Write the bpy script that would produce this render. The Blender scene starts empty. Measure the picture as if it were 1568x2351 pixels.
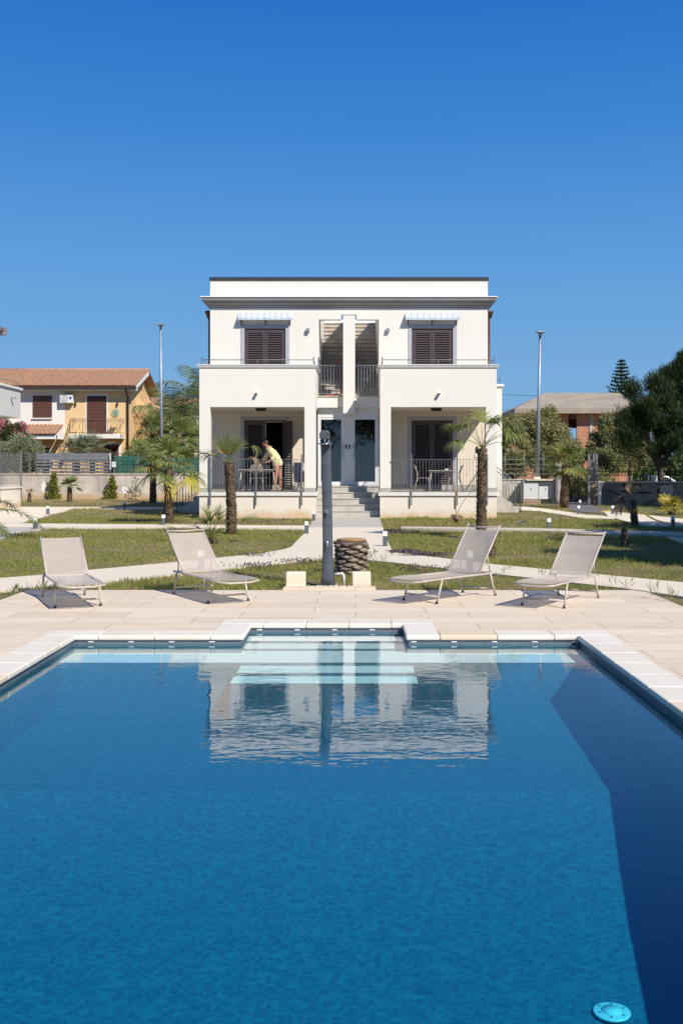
import bpy, bmesh, math, random
import numpy as np
from mathutils import Vector, Matrix
random.seed(7); rng = np.random.default_rng(7)
scene = bpy.context.scene
R = math.radians
F = 2400.0; VX, VY = 816.0, 1084.0; H = 1.5
# ---------------------------------------------------------------- camera
cd = bpy.data.cameras.new('camera'); cam = bpy.data.objects.new('camera', cd)
scene.collection.objects.link(cam); scene.camera = cam
cam.location = (0, 0, H); cam.rotation_euler = (R(90), 0, 0)
cd.sensor_fit = 'VERTICAL'; cd.sensor_height = 36; cd.sensor_width = 24
cd.lens = F / 2351 * 36
cd.shift_x = (784 - VX) / 2351; cd.shift_y = -(1175.5 - VY) / 2351
cd.clip_start = .1; cd.clip_end = 3000
# ---------------------------------------------------------------- light
S = Vector((.457, -.586, .668)).normalized()
el = math.asin(S.z); az = math.atan2(S.x, S.y)
w = bpy.data.worlds.new('World'); scene.world = w; w.use_nodes = True
nt = w.node_tree; bg = nt.nodes['Background']
sky = nt.nodes.new('ShaderNodeTexSky'); sky.sky_type = 'NISHITA'; sky.sun_disc = False
sky.sun_elevation = el; sky.sun_rotation = az; sky.altitude = 0
sky.air_density = 1.0; sky.dust_density = .25; sky.ozone_density = 2.6
# a polarised, deep blue afternoon sky: the Nishita sky with a blue gradient by elevation laid through it
tc = nt.nodes.new('ShaderNodeTexCoord'); sx_ = nt.nodes.new('ShaderNodeSeparateXYZ'); nt.links.new(tc.outputs['Generated'], sx_.inputs[0])
cr = nt.nodes.new('ShaderNodeValToRGB'); nt.links.new(sx_.outputs['Z'], cr.inputs[0])
els = cr.color_ramp.elements
stops = [(0.0, (.175, .37, .585)), (.077, (.155, .35, .61)), (.193, (.092, .292, .62)), (.308, (.036, .203, .57)), (.41, (.0135, .145, .50)), (.6, (.010, .09, .34)), (1.0, (.010, .05, .18))]
els[0].position, els[0].color = stops[0][0], (*[k / .1 for k in stops[0][1]], 1)
els[1].position, els[1].color = stops[-1][0], (*[k / .1 for k in stops[-1][1]], 1)
for p_, c_ in stops[1:-1]:
    q_ = els.new(p_); q_.color = (*[k / .1 for k in c_], 1)
mxs = nt.nodes.new('ShaderNodeMix'); mxs.data_type = 'RGBA'; mxs.inputs[0].default_value = .94
nt.links.new(sky.outputs[0], mxs.inputs[6]); nt.links.new(cr.outputs[0], mxs.inputs[7])
nt.links.new(mxs.outputs[2], bg.inputs['Color'])
bg.inputs['Strength'].default_value = .1
ld = bpy.data.lights.new('sun', 'SUN'); ld.energy = 5.0; ld.angle = R(.53); ld.color = (1, .93, .82)
sun = bpy.data.objects.new('sun', ld); scene.collection.objects.link(sun)
sun.rotation_euler = S.to_track_quat('Z', 'Y').to_euler(); sun.location = (10, -20, 30)
scene.view_settings.view_transform = 'Standard'; scene.view_settings.look = 'None'
scene.view_settings.exposure = .2; scene.view_settings.gamma = 1
scene.render.engine = 'CYCLES'
scene.cycles.max_bounces = 8; scene.cycles.transparent_max_bounces = 16
scene.cycles.use_denoising = True
scene.cycles.caustics_reflective = False; scene.cycles.caustics_refractive = False
# ---------------------------------------------------------------- helpers
def G(x, y, z=0.0):
    Y = F * (H - z) / (y - VY); return Vector(((x - VX) * Y / F, Y, z))
def at(x, y, Y): return Vector(((x - VX) * Y / F, Y, H - (y - VY) * Y / F))
def PX(x, Y): return (x - VX) * Y / F
def PZ(y, Y): return H - (y - VY) * Y / F
def link(o): scene.collection.objects.link(o)
def meta(o, label=None, cat=None, group=None, kind=None):
    if label: o['label'] = label
    if cat: o['category'] = cat
    if group: o['group'] = group
    if kind: o['kind'] = kind
    return o
def thing(name, label, cat, loc=(0, 0, 0), rz=0, group=None):
    o = bpy.data.objects.new(name, None); link(o); o.empty_display_size = .2
    o.location = loc; o.rotation_euler = (0, 0, rz)
    return meta(o, label, cat, group)
class MB:
    def __init__(s): s.v = []; s.f = []; s.s = []; s.var = []
    def add(s, vs, fs, smooth=False, var=None):
        b = len(s.v); s.v += [tuple(v) for v in vs]; s.f += [tuple(i + b for i in f) for f in fs]
        s.s += [smooth] * len(fs)
        s.var += [random.random() if var is None else var] * len(vs)
        return s
    def box(s, x0, x1, y0, y1, z0, z1):
        if x1 < x0: x0, x1 = x1, x0
        if y1 < y0: y0, y1 = y1, y0
        if z1 < z0: z0, z1 = z1, z0
        return s.add([(x0,y0,z0),(x1,y0,z0),(x1,y1,z0),(x0,y1,z0),(x0,y0,z1),(x1,y0,z1),(x1,y1,z1),(x0,y1,z1)],
            [(0,3,2,1),(4,5,6,7),(0,1,5,4),(1,2,6,5),(2,3,7,6),(3,0,4,7)])
    def obox(s, c, size, rot=(0, 0, 0)):
        from mathutils import Euler
        M = Euler(rot).to_matrix(); c = Vector(c); hx, hy, hz = [k / 2 for k in size]
        vs = [c + M @ Vector((a*hx, b*hy, d*hz)) for d in (-1, 1) for a, b in ((-1,-1),(1,-1),(1,1),(-1,1))]
        return s.add(vs, [(0,3,2,1),(4,5,6,7),(0,1,5,4),(1,2,6,5),(2,3,7,6),(3,0,4,7)])
    def tube(s, pts, r, n=8, cap=True, smooth=True):
        pts = [Vector(p) for p in pts]; m = len(pts)
        rr = r if isinstance(r, (list, tuple)) else [r] * m
        up = None; vs = []
        for i, p in enumerate(pts):
            t = (pts[min(i+1, m-1)] - pts[max(i-1, 0)])
            t = t.normalized() if t.length > 1e-9 else Vector((0, 0, 1))
            if up is None:
                up = Vector((0, 0, 1)) if abs(t.z) < .9 else Vector((1, 0, 0))
            a = t.cross(up)
            if a.length < 1e-6: a = t.orthogonal()
            a.normalize(); b = a.cross(t); up = b
            for k in range(n):
                q = 2 * math.pi * k / n
                vs.append(p + (a * math.cos(q) + b * math.sin(q)) * rr[i])
        fs = [(i*n+k, (i+1)*n+k, (i+1)*n+(k+1) % n, i*n+(k+1) % n) for i in range(m-1) for k in range(n)]
        s.add(vs, fs, smooth)
        if cap:
            b = len(s.v) - m * n
            s.f.append(tuple(b + k for k in range(n))); s.f.append(tuple(b + (m-1)*n + k for k in reversed(range(n)))); s.s += [False]*2
        return s
    def lathe(s, prof, n=16, c=(0, 0, 0), smooth=True):   # prof: (r, z)
        vs = []; c = Vector(c)
        for r, z in prof:
            for k in range(n):
                q = 2*math.pi*k/n; vs.append(c + Vector((r*math.cos(q), r*math.sin(q), z)))
        m = len(prof)
        fs = [(i*n+k, i*n+(k+1) % n, (i+1)*n+(k+1) % n, (i+1)*n+k) for i in range(m-1) for k in range(n)]
        fs += [tuple(reversed(range(n))), tuple((m-1)*n+k for k in range(n))]
        return s.add(vs, fs, smooth)
    def ball(s, c, r, n=12, m=8, sc=(1, 1, 1)):
        vs = []; c = Vector(c)
        for i in range(m+1):
            a = math.pi * i / m
            for k in range(n):
                q = 2*math.pi*k/n
                vs.append(c + Vector((r*sc[0]*math.sin(a)*math.cos(q), r*sc[1]*math.sin(a)*math.sin(q), -r*sc[2]*math.cos(a))))
        fs = [(i*n+k, i*n+(k+1) % n, (i+1)*n+(k+1) % n, (i+1)*n+k) for i in range(m) for k in range(n)]
        return s.add(vs, fs, True)
    def sheet(s, pts, z=None):
        return s.add([(p[0], p[1], p[2] if z is None else z) for p in pts], [tuple(range(len(pts)))])
    def prism(s, pts, z0, z1):
        n = len(pts)
        a = sum(pts[i][0]*pts[(i+1) % n][1]-pts[(i+1) % n][0]*pts[i][1] for i in range(n))
        if a < 0: pts = pts[::-1]
        vs = [(p[0], p[1], z0) for p in pts] + [(p[0], p[1], z1) for p in pts]
        return s.add(vs, [tuple(reversed(range(n))), tuple(range(n, 2*n))] + [(i, (i+1) % n, n+(i+1) % n, n+i) for i in range(n)])
    def yprism(s, pts, y0, y1):   # pts (x,z)
        n = len(pts)
        a = sum(pts[i][0]*pts[(i+1) % n][1]-pts[(i+1) % n][0]*pts[i][1] for i in range(n))
        if a < 0: pts = pts[::-1]
        vs = [(p[0], y0, p[1]) for p in pts] + [(p[0], y1, p[1]) for p in pts]
        return s.add(vs, [tuple(range(n)), tuple(reversed(range(n, 2*n)))] + [(i, n+i, n+(i+1) % n, (i+1) % n) for i in range(n)])
    def build(s, name, mat, parent=None, bevel=0, recenter=True, subd=0):
        me = bpy.data.meshes.new(name)
        off = Vector((0, 0, 0))
        if parent is not None and recenter and parent.get('_w'): off = Vector(parent['_w'])
        me.from_pydata([(v[0]-off[0], v[1]-off[1], v[2]-off[2]) for v in s.v], [], s.f); me.update()
        if len(s.s) == len(me.polygons): me.polygons.foreach_set('use_smooth', s.s)
        if len(s.var) == len(s.v) and s.v:
            a = me.attributes.new('var', 'FLOAT', 'POINT'); a.data.foreach_set('value', s.var)
        o = bpy.data.objects.new(name, me); link(o)
        if mat: me.materials.append(mat)
        if parent is not None:
            o.parent = parent
            if parent.get('_w'): o['_w'] = list(off)
        if bevel:
            b = o.modifiers.new('bevel', 'BEVEL'); b.width = bevel; b.segments = 2; b.limit_method = 'ANGLE'; b.angle_limit = R(40)
        return o
def worldthing(name, label, cat, loc, group=None):   # parts given in world coordinates
    o = thing(name, label, cat, loc, 0, group); o['_w'] = list(loc); return o
def struct(name, mb, mat, bevel=0):
    return meta(mb.build(name, mat, None, bevel), kind='structure')
def dup(root, loc=None, rz=None, label=None, group=None):
    def cp(o, par):
        c = o.copy(); link(c); c.parent = par
        for ch in o.children: cp(ch, c)
        return c
    r = cp(root, None)
    if loc is not None: r.location = loc
    if rz is not None: r.rotation_euler = (0, 0, rz)
    if label: r['label'] = label
    if group: r['group'] = group
    return r
def quads(name, P, D, W, L, wd, mat, parent=None, var=None, off=(0, 0, 0), taper=.15, fold=0):
    """many leaf blades: base P (n,3), direction D, width direction W, length L, width wd"""
    n = len(P); P = P - np.array(off)
    D = D / np.maximum(np.linalg.norm(D, axis=1, keepdims=True), 1e-6)
    W = np.cross(D, W); W = W / np.maximum(np.linalg.norm(W, axis=1, keepdims=True), 1e-6)
    L = np.broadcast_to(L, (n,))[:, None]; wd = np.broadcast_to(wd, (n,))[:, None]
    m = P + D * L * .45; t = P + D * L
    if fold: t = t + np.array([0, 0, -1.0]) * L * fold
    V = np.stack([P, m - W * wd / 2, t, m + W * wd / 2], 1).reshape(-1, 3)
    me = bpy.data.meshes.new(name); me.vertices.add(4 * n); me.vertices.foreach_set('co', V.ravel())
    me.loops.add(4 * n); me.loops.foreach_set('vertex_index', np.arange(4 * n, dtype=np.int32))
    me.polygons.add(n); me.polygons.foreach_set('loop_start', np.arange(0, 4 * n, 4, dtype=np.int32))
    me.update(calc_edges=True); me.validate()
    if var is None: var = rng.random(n)
    a = me.attributes.new('var', 'FLOAT', 'POINT'); a.data.foreach_set('value', np.repeat(var, 4).astype(np.float32))
    me.materials.append(mat)
    o = bpy.data.objects.new(name, me); link(o)
    if parent is not None: o.parent = parent
    return o
# ---------------------------------------------------------------- materials
def nmat(name):
    m = bpy.data.materials.new(name); m.use_nodes = True; n = m.node_tree
    return m, n, n.nodes['Principled BSDF']
def N(n, t, **kw):
    d = n.nodes.new(t)
    for k, v in kw.items():
        if k in d.inputs: d.inputs[k].default_value = v
        else: setattr(d, k, v)
    return d
def mixc(n, fac, a, b):
    m = n.nodes.new('ShaderNodeMix'); m.data_type = 'RGBA'
    for sock, v in ((m.inputs[0], fac), (m.inputs[6], a), (m.inputs[7], b)):
        if isinstance(v, (int, float)): sock.default_value = v
        elif isinstance(v, tuple): sock.default_value = (*v, 1) if len(v) == 3 else v
        else: n.links.new(v, sock)
    return m.outputs[2]
def ramp(n, src, lo, hi, a=0.0, b=1.0):
    m = n.nodes.new('ShaderNodeMapRange'); m.inputs[1].default_value = lo; m.inputs[2].default_value = hi
    m.inputs[3].default_value = a; m.inputs[4].default_value = b; n.links.new(src, m.inputs[0]); return m.outputs[0]
def coords(n, scale=(1, 1, 1), world=False, loc=(0, 0, 0)):
    if world: src = n.nodes.new('ShaderNodeNewGeometry').outputs['Position']
    else: src = n.nodes.new('ShaderNodeTexCoord').outputs['Object']
    mp = n.nodes.new('ShaderNodeMapping'); mp.inputs['Scale'].default_value = scale; mp.inputs['Location'].default_value = loc
    n.links.new(src, mp.inputs['Vector']); return mp.outputs[0]
def noise(n, vec, scale, detail=4, rough=.55, out=0):
    t = n.nodes.new('ShaderNodeTexNoise'); t.inputs['Scale'].default_value = scale
    t.inputs['Detail'].default_value = detail; t.inputs['Roughness'].default_value = rough
    n.links.new(vec, t.inputs['Vector']); return t.outputs[out]
def bump(n, bs, h, strength, dist=.02):
    b = n.nodes.new('ShaderNodeBump'); b.inputs['Strength'].default_value = strength; b.inputs['Distance'].default_value = dist
    n.links.new(h, b.inputs['Height']); n.links.new(b.outputs[0], bs.inputs['Normal'])
def simple(name, col, rough=.6, metal=0, vary=.12, scale=6, bmp=.0, bscale=60, stretch=(1, 1, 1), world=True, col2=None):
    m, n, b = nmat(name); v = coords(n, stretch, world)
    c2 = col2 or tuple(c * (1 - vary * 2) for c in col)
    f = ramp(n, noise(n, v, scale), .35, .7)
    n.links.new(mixc(n, f, col, c2), b.inputs['Base Color'])
    b.inputs['Roughness'].default_value = rough; b.inputs['Metallic'].default_value = metal
    if bmp: bump(n, b, noise(n, v, bscale, 3), bmp, .01)
    return m
def leafmat(name, a, b_, dry=None, trans=.25, rough=.5):
    m, n, b = nmat(name)
    at_ = n.nodes.new('ShaderNodeAttribute'); at_.attribute_name = 'var'
    c = mixc(n, at_.outputs['Fac'], a, b_)
    if dry:
        c = mixc(n, ramp(n, at_.outputs['Fac'], .86, .93), c, dry)
    n.links.new(c, b.inputs['Base Color']); b.inputs['Roughness'].default_value = rough
    b.inputs['Specular IOR Level'].default_value = .3
    tr = n.nodes.new('ShaderNodeBsdfTranslucent'); n.links.new(c, tr.inputs['Color'])
    mx = n.nodes.new('ShaderNodeMixShader'); mx.inputs[0].default_value = trans
    n.links.new(b.outputs[0], mx.inputs[1]); n.links.new(tr.outputs[0], mx.inputs[2])
    n.links.new(mx.outputs[0], n.nodes['Material Output'].inputs['Surface']); return m

def plaster(name, col, stain=(.55, .42, .28), streak=.25, foot=None, top=None):
    m, n, b = nmat(name); v = coords(n, (1, 1, 1), True)
    f1 = ramp(n, noise(n, v, 1.3, 5), .35, .75, 0, .28)
    c = mixc(n, f1, col, tuple(k * .88 for k in col))
    vs = coords(n, (6, 6, .35), True)
    st = ramp(n, noise(n, vs, 1.0, 3), .55, .8, 0, streak)
    c = mixc(n, st, c, tuple(k * .72 for k in col))
    if foot:   # rising damp at the foot of the wall, a stain with its own ragged edge
        sx = n.nodes.new('ShaderNodeSeparateXYZ'); g = n.nodes.new('ShaderNodeNewGeometry'); n.links.new(g.outputs['Position'], sx.inputs[0])
        nz = noise(n, v, 2.5, 4)
        ad = n.nodes.new('ShaderNodeMath'); ad.operation = 'MULTIPLY_ADD'; n.links.new(nz, ad.inputs[0]); ad.inputs[1].default_value = -.5; n.links.new(sx.outputs['Z'], ad.inputs[2])
        c = mixc(n, ramp(n, ad.outputs[0], foot - .25, foot, .75, 0), c, stain)
    n.links.new(c, b.inputs['Base Color']); b.inputs['Roughness'].default_value = .9
    b.inputs['Specular IOR Level'].default_value = .2
    bump(n, b, noise(n, v, 45, 4), .35, .008); return m
M = {}
M['white'] = plaster('white_plaster', (.765, .74, .69), streak=.16)
M['plinth'] = plaster('plinth_plaster', (.74, .68, .59), (.6, .42, .24), .2, foot=.06)
M['cream'] = plaster('cream_plaster', (.70, .64, .54), streak=.1)
M['yellow'] = plaster('yellow_plaster', (.74, .52, .28), streak=.2)
M['twin'] = plaster('twin_plaster', (.62, .62, .6), streak=.25)
def oldwall():
    m, n, b = nmat('old_render'); v = coords(n, (1, 1, 1), True)
    c = mixc(n, ramp(n, noise(n, v, .9, 6, .65), .38, .66), (.58, .54, .47), (.38, .355, .32))
    c = mixc(n, ramp(n, noise(n, coords(n, (3, 3, .35), True), 1, 5), .52, .72, 0, .7), c, (.27, .235, .20))
    c = mixc(n, ramp(n, noise(n, coords(n, (.8, 1, 3), True, (4, 2, 1)), 1.2, 5), .6, .7, 0, .6), c, (.50, .34, .20))
    c = mixc(n, ramp(n, noise(n, v, 5, 5), .62, .66, 0, .5), c, (.24, .22, .2))
    n.links.new(c, b.inputs['Base Color']); b.inputs['Roughness'].default_value = .95
    bump(n, b, noise(n, v, 12, 5), .5, .02); return m
M['concrete'] = oldwall()
M['cream_porch'] = plaster('cream_porch_plaster', (.72, .635, .52), streak=.1)
M['trim'] = simple('white_trim', (.78, .77, .74), .6, vary=.04)
M['cap'] = simple('dark_metal_cap', (.06, .065, .075), .4, .3)
M['cornice'] = simple('grey_cornice_paint', (.27, .265, .275), .8, vary=.06)
M['surround'] = simple('grey_surround_paint', (.42, .42, .46), .8, vary=.05)
M['shutter'] = simple('brown_shutter_paint', (.075, .056, .062), .45, vary=.08)
M['shutter2'] = simple('red_brown_shutter', (.14, .055, .04), .5, vary=.15)
M['iron'] = simple('grey_iron', (.19, .195, .21), .5, .2, vary=.08)
M['copper'] = simple('brown_pipe', (.09, .045, .035), .45, .3)
M['band'] = simple('grey_skirting', (.42, .39, .35), .7, vary=.08)
M['step'] = simple('grey_step_stone', (.50, .47, .425), .75, vary=.1, scale=3, bmp=.1)
M['step_in'] = simple('inner_step_stone', (.47, .43, .385), .8, vary=.15, scale=2.5, bmp=.1)
M['pfloor'] = simple('porch_tile', (.36, .33, .3), .6, vary=.1)
M['white_door'] = simple('white_door_paint', (.72, .73, .74), .4, vary=.03)
M['black'] = simple('black_plastic', (.015, .016, .018), .4)
M['grey_box'] = simple('grey_fitting', (.30, .31, .33), .5)
M['steel'] = simple('steel', (.5, .5, .5), .3, .9, vary=.05)
M['chrome'] = simple('chrome', (.7, .7, .72), .15, 1, vary=.02)
M['galv'] = simple('galvanised_pole', (.38, .42, .47), .5, .5, vary=.1)
M['red'] = simple('red_plastic', (.45, .02, .02), .4)
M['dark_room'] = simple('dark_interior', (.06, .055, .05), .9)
M['shower'] = simple('shower_plastic', (.085, .1, .125), .35, vary=.18, scale=9, bmp=.08, bscale=30)
M['bollard'] = simple('bollard_metal', (.10, .115, .14), .5, vary=.08)
M['opal'] = simple('opal_glass', (.82, .84, .86), .4, vary=.02)
M['frame'] = simple('taupe_tube_paint', (.50, .44, .39), .45, .0, vary=.06)
M['wood'] = simple('cut_wood', (.45, .27, .12), .8, vary=.2, scale=20)
M['block'] = plaster('tuff_block', (.76, .70, .56), (.62, .42, .2), .15, foot=.0)
M['gravel'] = simple('white_pebbles', (.70, .62, .48), .8, vary=.2, scale=40)
M['kerb'] = simple('kerb_stone', (.62, .55, .44), .85, vary=.12, scale=4, bmp=.2)
M['yellow_hose'] = simple('yellow_rubber', (.6, .45, .04), .5)
M['skin'] = simple('skin', (.50, .25, .155), .5, vary=.04)
M['hair'] = simple('dark_hair', (.03, .018, .013), .5, vary=.2)
M['shirt'] = simple('yellow_cotton', (.70, .65, .36), .85, vary=.07, scale=12, bmp=.4, bscale=14)
M['car'] = simple('car_paint', (.55, .58, .62), .3, .2, vary=.03)
M['rubber'] = simple('rubber', (.02, .02, .02), .8)
M['gate'] = simple('gate_paint', (.42, .40, .37), .6, vary=.08)
M['cabinet'] = simple('cabinet_plastic', (.62, .64, .66), .5, vary=.05)
M['slate'] = simple('grey_board_paint', (.21, .225, .255), .7, vary=.2, scale=5, stretch=(1, 1, 8))
M['roofc'] = simple('concrete_roof', (.36, .31, .25), .9, vary=.12, scale=1.2, bmp=.3, bscale=8)
M['bark'] = simple('bark', (.12, .085, .06), .95, vary=.25, scale=8, bmp=.5)

# shirt/textilene
def mesh_fabric(name, col, alpha):
    m, n, b = nmat(name); v = coords(n)
    n.links.new(mixc(n, ramp(n, noise(n, v, 7), .3, .7), col, tuple(c * .9 for c in col)), b.inputs['Base Color']); b.inputs['Roughness'].default_value = .8
    tr = n.nodes.new('ShaderNodeBsdfTransparent'); mx = n.nodes.new('ShaderNodeMixShader'); mx.inputs[0].default_value = alpha
    n.links.new(tr.outputs[0], mx.inputs[1]); n.links.new(b.outputs[0], mx.inputs[2])
    n.links.new(mx.outputs[0], n.nodes['Material Output'].inputs['Surface']); return m
M['textilene'] = mesh_fabric('textilene_mesh', (.475, .415, .375), .78)
M['greenmesh'] = mesh_fabric('green_shade_net', (.01, .13, .10), .75)

# glass
def glass(name, tint=(.75, .8, .8), fac=.0):
    m, n, b = nmat(name); n.nodes.remove(b)
    fr = N(n, 'ShaderNodeFresnel', IOR=1.5); gl = n.nodes.new('ShaderNodeBsdfGlossy'); gl.inputs['Roughness'].default_value = .01
    tr = n.nodes.new('ShaderNodeBsdfTransparent'); tr.inputs[0].default_value = (*tint, 1)
    ad = N(n, 'ShaderNodeMath', operation='ADD'); ad.inputs[1].default_value = fac; n.links.new(fr.outputs[0], ad.inputs[0])
    mx = n.nodes.new('ShaderNodeMixShader'); n.links.new(ad.outputs[0], mx.inputs[0]); n.links.new(tr.outputs[0], mx.inputs[1]); n.links.new(gl.outputs[0], mx.inputs[2])
    n.links.new(mx.outputs[0], n.nodes['Material Output'].inputs['Surface']); return m
M['glass'] = glass('door_glass', (.82, .77, .74), .05)

# deck: travertine planks laid along X
def deckmat(name, base, alt, scale=(1, 1, 1), rowh=.40, bw=1.2, seam=.004, rot=0):
    m, n, b = nmat(name); v = coords(n, (1, 1, 1), True)
    br = n.nodes.new('ShaderNodeTexBrick'); n.links.new(v, br.inputs['Vector'])
    br.inputs['Scale'].default_value = 1; br.inputs['Mortar Size'].default_value = seam; br.inputs['Brick Width'].default_value = bw; br.inputs['Row Height'].default_value = rowh
    br.inputs['Color1'].default_value = (0, 0, 0, 1); br.inputs['Color2'].default_value = (1, 1, 1, 1); br.inputs['Mortar'].default_value = (.5, .5, .5, 1)
    br.inputs['Mortar Smooth'].default_value = 0; br.offset = .37
    vv = coords(n, (1.2, 22, 22), True); g = noise(n, vv, 1.6, 6, .6)
    c = mixc(n, br.outputs['Color'], base, alt)
    c = mixc(n, ramp(n, g, .48, .72, 0, .55), c, tuple(k * .72 for k in alt))
    vl = coords(n, (1.5, 9, 1), True, (5, 3, 0))
    c = mixc(n, ramp(n, noise(n, vl, .8, 4), .56, .76, 0, .55), c, (.60, .39, .20))
    c = mixc(n, ramp(n, noise(n, v, 9, 2), .7, .74, 0, .3), c, (.3, .22, .15))
    sp = mixc(n, br.outputs['Fac'], c, (.33, .24, .17))
    n.links.new(sp, b.inputs['Base Color']); b.inputs['Roughness'].default_value = .75
    sub = N(n, 'ShaderNodeMath', operation='MULTIPLY_ADD'); n.links.new(br.outputs['Fac'], sub.inputs[0]); sub.inputs[1].default_value = -2; n.links.new(g, sub.inputs[2])
    bump(n, b, sub.outputs[0], .4, .004); return m
M['deck'] = deckmat('travertine_deck', (.755, .66, .535), (.67, .56, .435))
def copingmat():
    m, n, b = nmat('coping_stone'); v = coords(n, (1, 1, 1), True)
    at_ = n.nodes.new('ShaderNodeAttribute'); at_.attribute_name = 'var'
    c = mixc(n, ramp(n, at_.outputs['Fac'], .0, 1.0), (.765, .72, .645), (.725, .655, .56))
    c = mixc(n, ramp(n, at_.outputs['Fac'], .86, .9, 0, .75), c, (.72, .55, .36))
    c = mixc(n, ramp(n, noise(n, v, 3, 5), .5, .75, 0, .6), c, (.66, .57, .46))
    c = mixc(n, ramp(n, noise(n, coords(n, (2, 14, 2), True), 2, 5), .55, .75, 0, .35), c, (.55, .44, .32))
    n.links.new(c, b.inputs['Base Color']); b.inputs['Roughness'].default_value = .6
    bump(n, b, noise(n, v, 30, 4), .25, .004); return m
M['coping'] = copingmat()
M['path'] = simple('washed_gravel_path', (.78, .695, .57), .9, vary=.11, scale=38, bmp=.5, bscale=90)
M['landing'] = simple('grey_paving', (.48, .455, .42), .8, vary=.06, scale=2, bmp=.15, bscale=40)
M['asphalt'] = simple('asphalt', (.16, .155, .16), .9, vary=.15, scale=20, bmp=.3)
# lawn ground
def groundmat():
    m, n, b = nmat('lawn_ground'); v = coords(n, (1, 1, 1), True)
    c = mixc(n, ramp(n, noise(n, v, 1.1, 5), .35, .65), (.12, .13, .045), (.30, .21, .12))
    c = mixc(n, ramp(n, noise(n, v, 14, 4), .45, .7, 0, .7), c, (.08, .075, .035))
    # dry field far to the right behind the wall
    s = n.nodes.new('ShaderNodeSeparateXYZ'); n.links.new(v, s.inputs[0])
    c = mixc(n, ramp(n, s.outputs['Y'], 50, 53), c, mixc(n, noise(n, v, 2, 5), (.42, .29, .17), (.25, .17, .08)))
    n.links.new(c, b.inputs['Base Color']); b.inputs['Roughness'].default_value = 1
    bump(n, b, noise(n, v, 30, 4), .6, .03); return m
M['ground'] = groundmat()
def grassmat():
    m, n, b = nmat('grass_blades'); v = coords(n, (1, 1, 1), True)
    at_ = n.nodes.new('ShaderNodeAttribute'); at_.attribute_name = 'var'
    c = mixc(n, at_.outputs['Fac'], (.17, .215, .04), (.44, .41, .13))
    c = mixc(n, ramp(n, at_.outputs['Fac'], .87, .91), c, (.55, .43, .24))
    c = mixc(n, ramp(n, at_.outputs['Fac'], .96, .97), c, (.30, .18, .09))
    n.links.new(c, b.inputs['Base Color']); b.inputs['Roughness'].default_value = .6
    b.inputs['Specular IOR Level'].default_value = .2
    tr = n.nodes.new('ShaderNodeBsdfTranslucent'); n.links.new(c, tr.inputs['Color'])
    mx = n.nodes.new('ShaderNodeMixShader'); mx.inputs[0].default_value = .3
    n.links.new(b.outputs[0], mx.inputs[1]); n.links.new(tr.outputs[0], mx.inputs[2])
    n.links.new(mx.outputs[0], n.nodes['Material Output'].inputs['Surface']); return m
M['grass'] = grassmat()
# pool liner + water
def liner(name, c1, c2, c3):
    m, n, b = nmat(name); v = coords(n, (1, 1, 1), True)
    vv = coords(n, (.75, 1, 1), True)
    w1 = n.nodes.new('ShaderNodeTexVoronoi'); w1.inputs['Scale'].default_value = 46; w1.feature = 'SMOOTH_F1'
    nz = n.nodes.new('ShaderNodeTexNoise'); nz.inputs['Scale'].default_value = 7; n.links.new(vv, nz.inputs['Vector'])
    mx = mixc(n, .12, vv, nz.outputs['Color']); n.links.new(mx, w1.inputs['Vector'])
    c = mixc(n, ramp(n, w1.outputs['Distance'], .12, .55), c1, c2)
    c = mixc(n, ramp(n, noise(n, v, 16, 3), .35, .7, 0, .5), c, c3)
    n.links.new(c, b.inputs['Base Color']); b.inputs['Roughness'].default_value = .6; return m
M['liner'] = liner('ripple_light_liner', (.014, .085, .145), (.036, .165, .225), (.015, .085, .145))  # cell mottling paints the water's rippling light into the liner colour
M['liner_wall'] = simple('slate_liner_wall', (.13, .155, .195), .55, vary=.12, scale=30, bmp=.1)
M['pool_step'] = simple('white_pool_step', (.86, .88, .86), .6, vary=.03)
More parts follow.
